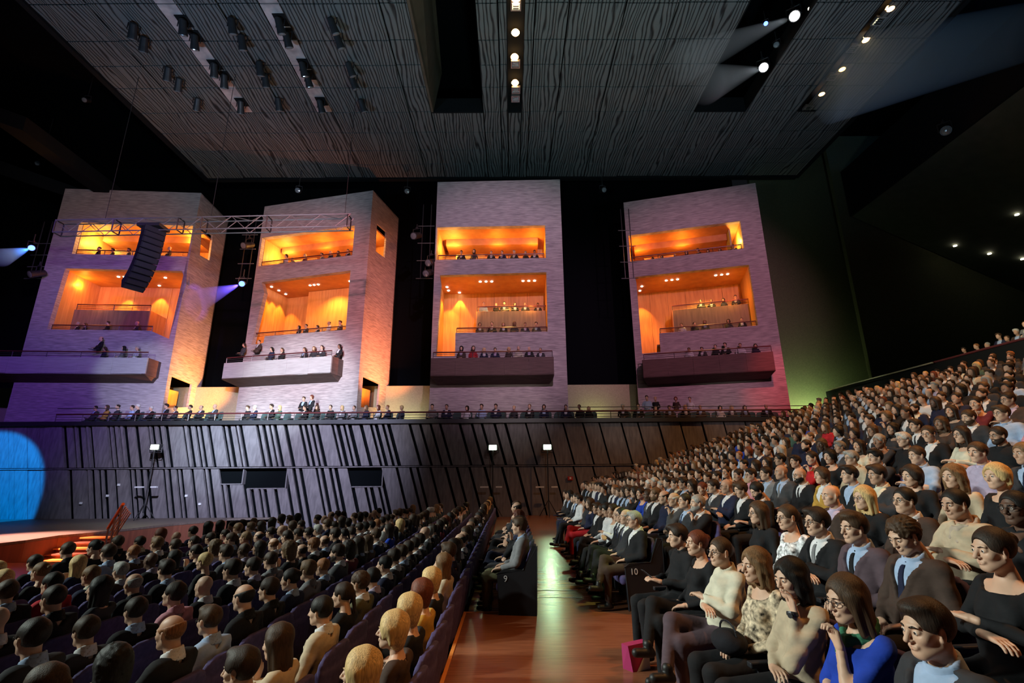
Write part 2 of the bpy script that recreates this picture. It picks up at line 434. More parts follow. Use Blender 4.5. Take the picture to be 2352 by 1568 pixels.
# hoods over the three openings
for (xa, xb, yb, nm) in ((495, 556, 1110, 0), (572, 656, 1120, 1), (810, 878, 1116, 2)):
    a = at_y(xa, 1078, YW); b = at_y(xb, yb, YW)
    MB().box((a.x, YW + .02, b.z - .05), (b.x, YW + .30, b.z)).build('sill', M['slat'], wall)
    MB().box((b.x - .05, YW + .02, b.z), (b.x, YW + .30, a.z)).build('jamb', M['slat'], wall)

# balcony deck along the wall
deck = struct('floor_balcony', MB().box((-40, YW - .1, ZL - .14), (18.6, 34, ZL - .02)).box((-40, YW - .16, ZL - .16), (18.6, YW - .1, ZL + .05)), M['metal_dark'])

# dark envelope
zband = at_y(1380, 883, 30.6).z
w0 = struct('wall_far', MB().box((-40, 30.6, ZL - .2), (17.2, 30.9, zband)), M['paleband'])
w1 = struct('wall_upper', MB().box((-45, 33.0, 4), (17.2, 33.3, 26)), M['void'])
w1b = struct('wall_green', MB().box((17.2, 30.6, ZL - 6), (23.0, 30.9, 25)), M['greenwall'])
w2 = struct('wall_rear', MB().box((22.4, 29.6, -2), (40, 29.9, 26)), M['greenwall'])
w3 = struct('wall_stage', MB().box((-45, 2, -2), (-44.7, 33, 26)), M['void'])
w4 = struct('wall_back', MB().box((39, 0, -2), (39.3, 30, 26)), M['void'])
c0 = struct('ceiling_void', MB().box((-45, 0, 25), (40, 34, 25.3)), M['void'])

# ceiling panels -----------------------------------------------------------
ceil = empty('ceiling', (0, 0, ZC), kind='structure')
def cx_at(px, py): return at_z(px, py, ZC)
xL, xR = -20.0, 19.2
o1a, o1b = cx_at(990, 256).x, cx_at(1110, 256).x          # dark trough
s1a, s1b = cx_at(1167, 250).x, cx_at(1198, 250).x         # centre light slot
o2a, o2b = cx_at(1590, 268).x, cx_at(1703, 270).x         # right opening
s2a, s2b = cx_at(1828, 262).x, cx_at(1862, 270).x         # right light slot
b1a, b1b = cx_at(552, 268).x, cx_at(588, 268).x           # pale strips on the left
b2a, b2b = cx_at(732, 266).x, cx_at(768, 266).x
yslot = cx_at(1180, 257).y; yop = cx_at(1650, 270).y; yst = cx_at(570, 270).y
xs = [xL, -17.6, b1a, b1b, (b1b + b2a) / 2, b2a, b2b, -5.4, o1a, o1b, s1a - .4, s1a, s1b, s1b + .45, 2.6, 5.0, 7.2, o2a, o2b, (o2b + s2a) / 2, s2a, s2b, 16.2, xR]
ysr = [6.0, 9.0, 12.0, 14.0, 16.0, 17.8, 19.2, 20.6, yslot, 24.0, 25.6, 27.0, 28.4]
for i in range(len(xs) - 1):
    for j in range(len(ysr) - 1):
        a, b = xs[i], xs[i + 1]; c, d = ysr[j], ysr[j + 1]
        if b - a < .02: continue
        front = d <= yslot + .01
        if front and ((abs(a - o1a) < .01) or abs(a - s1a) < .01 or abs(a - o2a) < .01 or abs(a - s2a) < .01): continue
        pale = front and (abs(a - b1a) < .01 or abs(a - b2a) < .01)
        g = .028
        dz = .02 * ((i * 5 + j * 3) % 3)
        o = MB().box((a + g, c + g, dz), (b - g, d - g, .12 + dz)).build('ceiling_panel', None, ceil)
        o.data.materials.append(M['veneer'] if pale else M['ceiling'])
# linings of the openings
MB().hexa([Vector((o1a, 6, 0)), Vector((o1a + .12, 6, 0)), Vector((o1a + .12, yslot, 0)), Vector((o1a, yslot, 0)),
           Vector((o1a + 1.5, 6, 2.6)), Vector((o1a + 1.6, 6, 2.6)), Vector((o1a + .5, yslot, 2.6)), Vector((o1a + .4, yslot, 2.6))]).build('recess_lining', M['trough'], ceil)
lin = MB()
for a, b in ((o1a, o1b), (o2a, o2b), (s1a, s1b), (s2a, s2b)):
    lin.box((a, yslot, .0), (b, yslot + .08, .9)); lin.box((b, 6, 0.02), (b + .05, yslot, .9))
    if a != o1a: lin.box((a - .05, 6, .02), (a, yslot, .9))
lin.build('slot_lining', M['black'], ceil)
MB().box((s1a - .05, 6, .45), (s1b + .05, yslot, .5)).box((s2a - .05, 6, .45), (s2b + .05, yslot, .5)).build('slot_back', M['black'], ceil)
# edge trims
struct('trim_1', MB().box((xL - .25, 6, ZC - .12), (xL, 28.6, ZC + .5)).box((xR, 6, ZC - .05), (xR + .2, 28.6, ZC + .5)).box((xL, 28.4, ZC - .1), (xR, 28.7, ZC + .6)), M['black'])

# dark beams by the stage
for i, (pa, pb, wd) in enumerate((((-20, 240), (255, 440), .9), ((-60, 350), (170, 430), .6))):
    a = at_z(*pa, 20.0); b = at_z(*pb, 20.0)
    o = MB().hexa([a + Vector((0, 0, -.8)), b + Vector((0, 0, -.8)), b + Vector((wd, wd, -.8)), a + Vector((wd, wd, -.8)), a, b, b + Vector((wd, wd, 0)), a + Vector((wd, wd, 0))]).build('ceiling_beam', M['black'])
    tag(o, ['deep black roof beam running back above the stage, nearer the ribbed ceiling', 'thinner black roof beam above the stage, beyond the deep beam'][i], 'beam')

# upper gallery on the right: soffit, fascia, gallery with rail
ca = at_y(1957, 497, 29.5); cb = at_x(2352, 215, ca.x)
s_ = MB()
x0, z0 = ca.x, ca.z
A = Vector((x0, 29.5, z0)); B = Vector((x0, 6, z0)); Cc = Vector((39, 6, z0 - 8.5)); D = Vector((39, 29.5, z0 - 8.5))
s_.prism([A, B, Cc, D], (0, 0, .3))
gal = struct('ceiling_gallery', s_, M['soffit'])
MB().box((x0 - .15, 6, z0), (x0 + .1, 29.5, z0 + 3.4)).build('fascia', M['black'], gal)
gnorm = (B - A).cross(D - A).normalized()
for i, (px, py) in enumerate(((2193, 562), (2272, 580), (2335, 490), (2348, 592))):
    d = ray(px, py); t = (A - CAM).dot(gnorm) / d.dot(gnorm); P = CAM + d * t
    o = MB().lathe([(.10, 0), (.10, .05)], P + Vector((0, 0, -.10)), (0, 0, 1), 10).build('soffit_downlight', M['lamp_small'])
    tag(o, 'small glowing downlight %s under the dark gallery' % ['nearest the far corner of the soffit', 'lowest in the middle of the soffit', 'highest up the soffit slope', 'lowest towards the hall rear'][i], 'light', 'gallery soffit downlights')
XG = 19.2
ga = at_x(1940, 885, XG); gb = at_x(2352, 790, XG)
gz = ga.z
gallery = tag(MB().box((XG + .1, 5, gz - 1.1), (XG + .25, 29.5, gz - .05)).build('gallery_parapet', M['black']), 'black parapet of the raised rear gallery behind the last stalls row', 'parapet')
MB().tube((XG + .1, 5, gz), (XG + .1, 29.0, gz), .05, 8).build('handrail', M['rail_red'], gallery)
MB().tube((XG - .05, 21.5, gz - .03), (XG - .05, 29.0, gz - .03), .035, 8).build('painted_lit_rail', M['paleband'], gallery)  # pale tube paints in the stretch of handrail that catches light
struct('floor_gallery', MB().box((XG + .2, 5, gz - 1.0), (39, 29.5, gz - .85)), M['black'])
spot('far_wall_wash', (18.9, 29.3, ZL + .15), (18.9, 30.6, 5.6), 700, (.75, 1.0, .42), 150, 1, .2)
spot('far_wall_wash_low', (16.6, 29.3, ZL + .15), (16.9, 30.6, 5.6), 500, (.8, 1.0, .45), 150, 1, .2)
spot('gallery_haze_green', (12, 14, 7), (29, 17, 13), 420, (.7, .9, .6), 80, 1, .3)
for xx in (-14.8, -6.3, 5.2, 8.0):
    spot('wall_band_lamp', (xx, 29.6, ZL + .4), (xx, 30.6, ZL + 1.2), 45, (.92, 1, .42), 140, 1, .1)

spot('added_rail_spot', (13, 19, 12), (XG, 26.5, gz), 1500, (.85, 1, .75), 22, .8, .1)  # added spot brightening the pale stretch of rail
spot('added_gallery_spot', (12, 12, 12), (XG + .7, 18, gz + .7), 2500, (1, .8, .5), 36, .8, .2)  # unseen spot added so the rear gallery audience shows

# ================================================================== balcony towers
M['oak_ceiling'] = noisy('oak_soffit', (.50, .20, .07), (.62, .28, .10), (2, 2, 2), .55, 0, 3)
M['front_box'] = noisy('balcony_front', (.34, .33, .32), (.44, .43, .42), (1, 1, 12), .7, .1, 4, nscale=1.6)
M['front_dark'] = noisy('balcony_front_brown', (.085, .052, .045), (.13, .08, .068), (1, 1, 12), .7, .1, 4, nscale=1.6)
PEOPLE_SPOTS = []      # (position of the hips on the floor, facing angle, label place)

class Tower:
    def __init__(t, name, label, tl, tr, depth):
        t.A = at_z(*tl, ZT); t.B = at_z(*tr, ZT); t.A.z = t.B.z = 0
        t.u = (t.B - t.A).normalized(); t.w = (t.B - t.A).length
        t.inn = Vector((-t.u.y, t.u.x, 0)); t.D = depth
        t.root = empty('balcony_tower', (t.A.x, t.A.y, ZL), label=label, cat='tower', group='balcony towers')
        t.o = Vector((t.A.x, t.A.y, ZL))
    def P(t, s, d, z):           # local to the root
        return t.u * s + t.inn * d + Vector((0, 0, z - ZL))
    def W(t, s, d, z): return t.P(s, d, z) + t.o
    def face(t, px, py, d=0.0):
        r = ray(px, py); o = t.o + t.inn * d
        k = (o - CAM).dot(t.inn) / r.dot(t.inn); q = CAM + r * k
        return (q - t.o).dot(t.u), q.z
    def side(t, px, py):         # on the right-hand side wall: depth, z
        r = ray(px, py); o = t.W(t.w, 0, ZL)
        k = (o - CAM).dot(t.u) / r.dot(t.u); q = CAM + r * k
        return (q - o).dot(t.inn), q.z
    def slab(t, mb, s0, s1, d0, d1, z0, z1):
        mb.hexa([t.P(s0, d0, z0), t.P(s1, d0, z0), t.P(s1, d1, z0), t.P(s0, d1, z0), t.P(s0, d0, z1), t.P(s1, d0, z1), t.P(s1, d1, z1), t.P(s0, d1, z1)])
        return mb
    def part(t, name, m, s0, s1, d0, d1, z0, z1, parent=None):
        return t.slab(MB(), s0, s1, d0, d1, z0, z1).build(name, m, parent or t.root)

def rect(t, tlp, brp):
    s0, z1 = t.face(*tlp); s1, z0 = t.face(*brp)
    return s0, s1, z0, z1
def railing(t, s0, s1, d, zb, h=.42, post=1.6, m1=None, bars=2):
    root = MB(); root.tube(t.P(s0, d, zb + h), t.P(s1, d, zb + h), .035, 6)
    o = root.build('handrail', m1 or M['rail_red'], t.root)
    n = max(2, int((s1 - s0) / post) + 1)
    for i in range(n):
        s = s0 + (s1 - s0) * i / (n - 1)
        MB().tube(t.P(s, d, zb - .02), t.P(s, d, zb + h), .02, 5).build('post', M['rail_dark'], t.root)
    for b in range(bars):
        MB().tube(t.P(s0, d, zb + h * (b + 1) / (bars + 1)), t.P(s1, d, zb + h * (b + 1) / (bars + 1)), .014, 5).build('rail', M['rail_dark'], t.root)

def room(t, s0, s1, z0, z1, d1, lights, back=M['oak'], zf=None, door=False):
    """oak lined box behind an opening: parts of the tower"""
    zf = zf if zf is not None else z0 - .65
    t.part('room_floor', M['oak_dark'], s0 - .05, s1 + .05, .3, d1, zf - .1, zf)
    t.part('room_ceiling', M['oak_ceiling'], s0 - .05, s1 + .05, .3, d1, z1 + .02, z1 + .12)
    n = 6
    for i in range(n):
        a, b = s0 + (s1 - s0) * i / n, s0 + (s1 - s0) * (i + 1) / n
        t.part('wall_panel', back, a + .008, b - .008, d1 - .02 * (1 + i % 2), d1 + .1, zf, z1 + .02)
    t.part('side_lining', M['oak'], s0 - .1, s0, .3, d1, zf, z1 + .02)
    if not door: t.part('side_lining', M['oak'], s1, s1 + .1, .3, d1, zf, z1 + .02)
def disc(t, s, d, z, r=.075, parent=None):
    MB().lathe([(r, 0), (r, -.03)], t.P(s, d, z), (0, 0, 1), 10).build('downlight', M['lamp_white'], parent or t.root)

def tower(name, label, tl, tr, depth, up_tl, up_br, low_poly, box_tl, box_br, box_mat, mezz=None, side_win=None, side_door=None, box_light=None, rails=True):
    t = Tower(name, label, tl, tr, depth)
    us = rect(t, up_tl, up_br)
    us = (max(us[0], .07), min(us[1], t.w - .12), us[2], us[3])
    lp = [t.face(*p) for p in low_poly]
    face = [t.P(0, 0, ZL - .1), t.P(t.w, 0, ZL - .1), t.P(t.w, 0, ZT), t.P(0, 0, ZT)]
    h1 = [t.P(us[0], 0, us[2]), t.P(us[1], 0, us[2]), t.P(us[1], 0, us[3]), t.P(us[0], 0, us[3])]
    h2 = [t.P(max(.05, s), 0, z) for s, z in lp]
    MB().prism(face, t.inn * .32, [h1, h2]).build('front_wall', M['veneer'], t.root)
    # sides, top
    sidepoly = [t.P(t.w, .32, ZL - .1), t.P(t.w, depth, ZL - .1), t.P(t.w, depth, ZT), t.P(t.w, .32, ZT)]
    holes = []
    for hp_ in (side_win, side_door):
        if hp_:
            holes.append([t.P(t.w, max(.36, d), z) for d, z in (t.side(*p) for p in hp_)])
    MB().prism(sidepoly, t.u * -.12, holes).build('side_wall', M['veneer'], t.root)
    MB().prism([t.P(0, .32, ZL - .1), t.P(0, depth, ZL - .1), t.P(0, depth, ZT), t.P(0, .32, ZT)], t.u * .05).build('side_wall', M['veneer'], t.root)
    t.part('top', M['veneer'], 0, t.w, .32, depth, ZT - .1, ZT)
    t.part('back_wall', M['black'], 0, t.w, depth - .1, depth, ZL, ZT)
    # upper box
    room(t, us[0] + .02, (t.w - .13) if side_win else us[1], us[2], us[3], depth - .5, None, door=bool(side_win))
    zf_u = us[2] - .65
    # bulkhead strip and bright side screen in the upper box
    t.part('bulkhead', M['oak_ceiling'], us[0] + .3, us[1] - .4, 1.6, depth - .5, us[3] - .42, us[3] + .02)
    t.part('bench_back', M['oak'], us[0] + .9, us[0] + .42 * (us[1] - us[0]), 1.9, 2.0, zf_u, us[3] - .9)
    railing(t, us[0] + .1, us[1] - .1, .16, us[2], .34)
    # lower box
    ls = [s for s, z in lp]; lz = sorted(z for s, z in lp)
    z1 = t.face(*low_poly[0])[1]; z1 = (z1 + t.face(*low_poly[1])[1]) / 2
    s1 = min(max(ls), t.w - .3)
    return t, us, lp, z1, s1, zf_u

def seat_people(t, pts, zf, d, yaw, place, cat_seat=False):
    for (px, py) in pts:
        r = ray(px, py); o = t.o + t.inn * d
        k = (o - CAM).dot(t.inn) / r.dot(t.inn); q = CAM + r * k
        PEOPLE_SPOTS.append((Vector((q.x, q.y, q.z - 1.235)), yaw, place, q.z))

def pbox(t, tlp, trp, blp, m, off=1.15, light_part=None):
    """projecting balcony hung on the front"""
    s0, za = t.face(*tlp, -off); s1, zb = t.face(*trp, -off); _, z0 = t.face(*blp, -off)
    z1 = (za + zb) / 2 if abs(za - zb) < .8 else zb
    g = empty('projecting_balcony', (0, 0, 0)); g.parent = t.root
    mats_ = m if isinstance(m, (list, tuple)) else (m,)
    n = 5
    for i in range(n):
        a, b = s0 + (s1 - s0) * i / n, s0 + (s1 - s0) * (i + 1) / n
        t.part('front_panel', mats_[0], a + .004, b - .004, -off, -off + .08, z0, z1, g)
    t.part('end_panel', mats_[0], s0 - .02, s0 + .06, -off + .08, .0 if s0 > 0 else .5, z0, z1, g)
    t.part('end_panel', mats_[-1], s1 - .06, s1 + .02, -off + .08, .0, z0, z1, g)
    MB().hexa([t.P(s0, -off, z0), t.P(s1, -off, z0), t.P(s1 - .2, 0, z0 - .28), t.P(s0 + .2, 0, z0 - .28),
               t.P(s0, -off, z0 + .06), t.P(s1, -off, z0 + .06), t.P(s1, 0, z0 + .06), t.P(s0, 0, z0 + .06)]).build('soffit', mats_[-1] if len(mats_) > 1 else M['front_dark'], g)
    if s0 < 0: t.part('rear_panel', mats_[0], s0, 0, .0, .08, z0, z1 + .1, g)
    railing(t, s0 + .1, s1 - .05, -off + .05, z1, .32)
    return s0, s1, z0, z1

def lower_room(t, lp, z1, s1, zpar, depth, s0=.05, zstair=None):
    zf = zpar - .65
    zb = min(z for s, z in lp) - .3
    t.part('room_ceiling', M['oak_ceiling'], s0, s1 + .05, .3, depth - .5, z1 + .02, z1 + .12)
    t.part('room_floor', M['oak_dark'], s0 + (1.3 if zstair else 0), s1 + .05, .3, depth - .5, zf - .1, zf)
    if zstair: t.part('stair_floor', M['oak_dark'], s0, s0 + 1.5, .3, depth - .5, zb - .1, zb)
    for i in range(6):
        a, b = s0 + (s1 - s0) * i / 6, s0 + (s1 - s0) * (i + 1) / 6
        t.part('wall_panel', M['oak'], a + .008, b - .008, depth - .5 - .02 * (1 + i % 2), depth - .4, min(zf, zb), z1 + .02)
    t.part('side_lining', M['oak'], s0 - .03, s0 + .03, .32, depth - .5, min(zf, zb), z1 + .02)
    t.part('side_lining', M['oak'], s1, s1 + .1, .32, depth - .5, zf, z1 + .02)
    return zf
WARM = (1.0, .36, .04); WARMW = (1.0, .50, .10)
def box_lights(t, us, z1, zf, spots_low, k_up=1.0, k_low=1.0, up_s=(.12, .55, .9)):
    for f in (.3, .75): point('box_lamp', t.W(t.w * f, 1.25, z1 - 1.5), 55 * k_low, WARM, .08)  # added points without fittings, brightening the lower room ceiling
    for i, f in enumerate(up_s):
        s = us[0] + (us[1] - us[0]) * f
        point('box_lamp', t.W(s, 1.3, us[3] - .75), 120 * k_up * (1.3 if i == 0 else .8), WARM if i else WARMW, .06)
    for (s, d) in spots_low:
        q = t.W(s, d, z1 - .05); spot('box_downlight', q, q + t.inn * .25 - Vector((0, 0, 3)), 700 * k_low, WARM, 62, .4, .04)
        disc(t, s, d, z1 + .02)

# ---- tower three (facing the camera) and its neighbours
# T3
t, us, lp, z1, s1, zfu = tower('t3', 'third balcony tower, square to view, mauve veneer front with lit oak boxes', (1005, 418), (1286, 412), 3.8,
    (1004, 522), (1254, 592), [(1010, 632), (1255, 625), (1258, 761), (1046, 764), (1045, 818), (1001, 818), (1013, 655)], 0, 0, 0)
zpar = t.face(1150, 762)[1]; zf = lower_room(t, lp, z1, s1, zpar, 3.8, zstair=1)
zm = t.face(1180, 714, 1.5)[1]; sm = t.face(1096, 714, 1.5)[0]
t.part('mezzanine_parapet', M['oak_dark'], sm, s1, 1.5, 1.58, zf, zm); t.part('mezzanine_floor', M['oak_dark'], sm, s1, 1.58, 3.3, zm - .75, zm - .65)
t.part('mezzanine_side', M['oak'], sm - .06, sm, 1.5, 3.3, zf, zm)
railing(t, sm, s1, 1.52, zm, .3); railing(t, t.face(1048, 760)[0], s1 - .05, .16, zpar, .3)
t.part('side_door', M['oak'], s1 - .55, s1 - .02, 3.1, 3.2, zm - .65, zm + 1.2)
b = pbox(t, (990, 823), (1271, 818), (990, 864), M['front_dark'])
box_lights(t, us, z1, zf, [(.45, 2.0), (.45, 2.6), (1.1, 3.0)] , 1.0, .8)
for s in (2.6, 2.95, 3.3, 5.2, 5.55, 5.9):
    disc(t, s, 1.2, z1 + .02)
q = t.W(4.2, 1.2, z1 - .05); spot('box_downlight', q, q + t.inn * .9 - Vector((0, 0, 3)), 800, WARMW, 110, .8, .1)
point('box_lamp', t.W(.6, 1.2, z1 - 2.6), 45, (1, .62, .16), .06)
seat_people(t, [(x, 577) for x in (1059, 1088, 1128, 1152, 1180, 1206, 1227)], zfu, .75, 255, 'top box of the third tower')
seat_people(t, [(x, 697) for x in (1111, 1139, 1158, 1183, 1206, 1235)], zm - .65, 2.1, 260, 'mezzanine of the third tower')
seat_people(t, [(x, 742) for x in (1102, 1129, 1156, 1181, 1206, 1231)], zf, .85, 265, 'lower box of the third tower')
seat_people(t, [(x, 800) for x in (1059, 1087, 1112, 1137, 1168, 1190, 1215, 1241)], b[3] - .62, -.45, 262, 'hung balcony of the third tower')
# T4
t, us, lp, z1, s1, zfu = tower('t4', 'fourth balcony tower at the right end, plum front turning red at its foot', (1432, 465), (1735, 420), 3.8,
    (1443, 541), (1709, 570), [(1459, 636), (1720, 608), (1741, 747), (1514, 765), (1517, 808), (1475, 812), (1462, 650)], 0, 0, 0)
zpar = t.face(1620, 756)[1]; zf = lower_room(t, lp, z1, s1, zpar, 3.8, zstair=1)
zm = t.face(1640, 704, 1.5)[1]; sm = t.face(1545, 714, 1.5)[0]
t.part('mezzanine_parapet', M['oak_dark'], sm, s1, 1.5, 1.58, zf, zm); t.part('mezzanine_floor', M['oak_dark'], sm, s1, 1.58, 3.3, zm - .75, zm - .65)
t.part('mezzanine_side', M['oak'], sm - .06, sm, 1.5, 3.3, zf, zm)
railing(t, sm, s1, 1.52, zm, .3); railing(t, t.face(1516, 760)[0], s1 - .05, .16, zpar, .3)
b = pbox(t, (1475, 826), (1775, 807), (1475, 868), M['front_dark'])
box_lights(t, us, z1, zf, [(.6, 2.6), (.75, 1.8)], 1.0, .9, (.95, .5, .08))
for s in (2.3, 2.65, 3.0, 5.3, 5.65, 6.0):
    disc(t, s, 1.2, z1 + .02)
q = t.W(4.6, 1.2, z1 - .05); spot('box_downlight', q, q + t.inn * .9 - Vector((0, 0, 3)), 800, WARMW, 110, .8, .1)
t.part('lit_screen', M['paleband'], us[1] - .55, us[1] - .45, 1.0, 2.2, zfu, us[3])
U4 = [(1497, 592), (1519, 588), (1548, 584), (1576, 578), (1601, 574), (1625, 574), (1652, 571), (1682, 563), (1703, 571)]
seat_people(t, U4, zfu, .75, 235, 'top box of the fourth tower')
seat_people(t, [(1608, 690), (1633, 690), (1660, 686), (1688, 680)], zm - .65, 2.1, 240, 'mezzanine of the fourth tower')
seat_people(t, [(1564, 747), (1596, 743), (1618, 738), (1672, 736), (1703, 733)], zf, .85, 240, 'lower box of the fourth tower')
seat_people(t, [(1581, 800), (1611, 800), (1642, 797), (1664, 792), (1700, 793), (1735, 791)], b[3] - .62, -.45, 240, 'hung balcony of the fourth tower')
# T2
t, us, lp, z1, s1, zfu = tower('t2', 'second balcony tower, rosy veneer front turned towards the stage', (608, 474), (857, 437), 3.7,
    (602, 546), (809, 586), [(601, 648), (805, 621), (794, 757), (608, 772), (605, 787), (577, 792), (607, 672)], 0, 0, 0,
    side_win=[(863, 577), (884, 592), (888, 532), (866, 513)], side_door=[(829, 935), (868, 935), (873, 882), (834, 864)])
zpar = t.face(700, 765)[1]; zf = lower_room(t, lp, z1, s1, zpar, 3.7)
t.part('inner_screen', M['oak'], t.face(706, 700, 2.4)[0], s1, 2.4, 2.5, zf, z1)
railing(t, .3, s1 - .05, .16, zpar, .3)
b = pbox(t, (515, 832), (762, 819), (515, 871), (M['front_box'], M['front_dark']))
box_lights(t, us, z1, zf, [(.5, 1.0), (.5, 1.7), (.5, 2.4)], 1.1, .8)
for s, d in ((3.1, 1.4), (3.4, 1.4), (3.7, 1.4), (6.0, 1.4)): disc(t, s, d, z1 + .02)
q = t.W(4.6, 1.2, z1 - .05); spot('box_downlight', q, q + t.inn * .9 - Vector((0, 0, 3)), 800, WARMW, 110, .8, .1)
point('side_window_lamp', t.W(t.w - .9, 1.4, us[3] - .3), 60, WARMW, .06)
t.part('door', M['oak'], t.w - .8, t.w - .7, .4, 2.6, ZL, ZL + 2.4)
point('door_lamp', t.W(t.w - .35, 1.4, ZL + 2.0), 22, WARM, .05)
spot('side_uplight', t.W(t.w + 3.0, 1.4, ZL + 1.0), t.W(t.w, 1.9, ZL + 4.6), 4200, (1, .24, .07), 88, 1, .1)
spot('side_uplight_low', t.W(t.w + 1.3, 2.4, ZL + .1), t.W(t.w, 2.2, ZL + 2.0), 260, (1, .6, .18), 120, 1, .1)
seat_people(t, [(655, 588), (670, 592), (698, 587), (737, 582), (757, 580), (775, 578), (797, 573)], zfu, .75, 235, 'top box of the second tower')
seat_people(t, [(684, 752), (701, 745), (727, 748), (753, 742), (779, 739)], zf, .85, 235, 'lower box of the second tower')
seat_people(t, [(558, 790), (592, 783), (621, 802), (645, 800), (697, 801), (719, 800), (737, 797), (777, 796)], b[3] - .62, -.45, 240, 'hung balcony of the second tower')
# T1
t, us, lp, z1, s1, zfu = tower('t1', 'first balcony tower nearest the stage, violet front and glowing orange side', (150, 433), (462, 443), 3.6,
    (183, 511), (437, 589), [(150, 616), (418, 622), (428, 652), (388, 778), (345, 759), (108, 756)], 0, 0, 0,
    side_win=[(459, 586), (481, 598), (489, 541), (464, 524)], side_door=[(376, 935), (432, 935), (441, 882), (391, 862)])
zpar = t.face(220, 757)[1]; zf = lower_room(t, lp, z1, s1, zpar, 3.6, s0=lp[5][0] - .02)
zm = t.face(250, 712, 1.5)[1]; se = t.face(345, 712, 1.5)[0]
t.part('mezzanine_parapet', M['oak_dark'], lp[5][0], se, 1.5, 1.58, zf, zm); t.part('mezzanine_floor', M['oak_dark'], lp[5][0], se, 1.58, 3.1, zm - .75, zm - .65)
t.part('mezzanine_side', M['oak'], se, se + .06, 1.5, 3.1, zf, zm)
railing(t, lp[5][0] + .1, se, 1.52, zm, .35); railing(t, lp[5][0] + .1, t.face(345, 757)[0], .16, zpar, .3)
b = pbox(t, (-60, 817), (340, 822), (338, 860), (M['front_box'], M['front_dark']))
box_lights(t, us, z1, zf, [(3.0, 2.5), (5.0, 2.6)], 1.3, .9, (.08, .5, .9))
for s in (3.4, 3.75, 4.1, 6.2): disc(t, s, 1.2, z1 + .02)
point('box_lamp', t.W(1.2, 1.4, z1 - .5), 70, WARM, .06)
point('box_lamp', t.W(s1 - .8, 2.6, z1 - .9), 40, WARM, .06)
point('side_window_lamp', t.W(t.w - .9, 1.4, us[3] - .3), 60, WARMW, .06)
t.part('door', M['oak'], t.w - .9, t.w - .8, .4, 2.6, ZL, ZL + 2.4)
point('door_lamp', t.W(t.w - .4, 1.4, ZL + 2.0), 26, WARM, .05)
spot('side_uplight', t.W(t.w + 3.0, 1.4, ZL + .8), t.W(t.w, 1.9, ZL + 3.4), 3200, (1, .34, .06), 88, 1, .1)
spot('side_uplight_low', t.W(t.w + 1.3, 2.6, ZL + .1), t.W(t.w, 2.6, ZL + 2.0), 650, (1, .62, .16), 120, 1, .1)
seat_people(t, [(225, 568), (256, 572), (293, 573), (313, 574), (386, 571)], zfu, .75, 225, 'top box of the first tower')
seat_people(t, [(175, 742), (193, 744), (245, 739), (311, 743)], zf, .85, 225, 'lower box of the first tower')
seat_people(t, [(228, 778), (238, 798), (281, 797), (312, 797)], b[3] - .62, -.45, 225, 'hung balcony of the first tower')

# ---- ledge railing, ledge seats
rail = empty('balcony_railing', (0, YW, ZL), label='long steel railing with dark red handrail along the side balcony edge', cat='railing')
zr = at_y(700, 948, YW).z - ZL
xa, xb = -23.2, 18.4
MB().tube((xa, 0, zr), (xb, 0, zr), .04, 8).build('handrail', M['rail_red'], rail)
MB().tube((xa, -.02, zr + .30), (xa + 3.2, -.02, zr + .30), .02, 6).build('top_rail', M['rail_dark'], rail)
MB().tube((3, -.02, zr + .2), (xb, -.02, zr + .2), .018, 6).build('top_rail', M['rail_dark'], rail)
for i in range(1, 3):
    MB().tube((xa, 0, zr * i / 3), (xb, 0, zr * i / 3), .014, 5).build('rail', M['rail_dark'], rail)
x = xa
while x < xb:
    MB().tube((x, 0, -.05), (x, 0, zr), .02, 5).build('post', M['rail_dark'], rail); x += 1.35

LEDGE = [216, 242, 266, 300, 312, 344, 378, 400, 433, 459, 490, 566, 582, 620, 639, 697, 726, 757, 783, 811, 838, 866, 887, 920,
         992, 1025, 1071, 1105, 1138, 1179, 1215, 1249, 1299, 1329, 1352, 1430, 1465, 1504, 1537, 1574, 1607, 1654, 1680, 1711, 1760, 1865, 1918]
LEDGE_BACK = [696, 713, 1485, 1504, 1551, 1583]
for px in LEDGE:
    q = at_y(px, 934, YW + .75)
    PEOPLE_SPOTS.append((Vector((q.x, q.y, q.z - 1.235)), 232 if px < 950 else 250, 'side balcony ledge above the slatted wall', q.z))
for px in LEDGE_BACK:
    q = at_y(px, 913, YW + 1.45)
    PEOPLE_SPOTS.append((Vector((q.x, q.y, q.z - 1.235)), 240, 'back row of the side balcony ledge', q.z))
GAL = [(2210, 800), (2238, 795), (2262, 790), (2290, 772), (2310, 778), (2331, 762), (2350, 742), (2346, 770)]
for i, (px, py) in enumerate(GAL):
    q = at_x(px, py, XG + .75)
    PEOPLE_SPOTS.append((Vector((q.x, q.y, q.z - 1.235)), 190, 'rear gallery above the stalls', q.z))

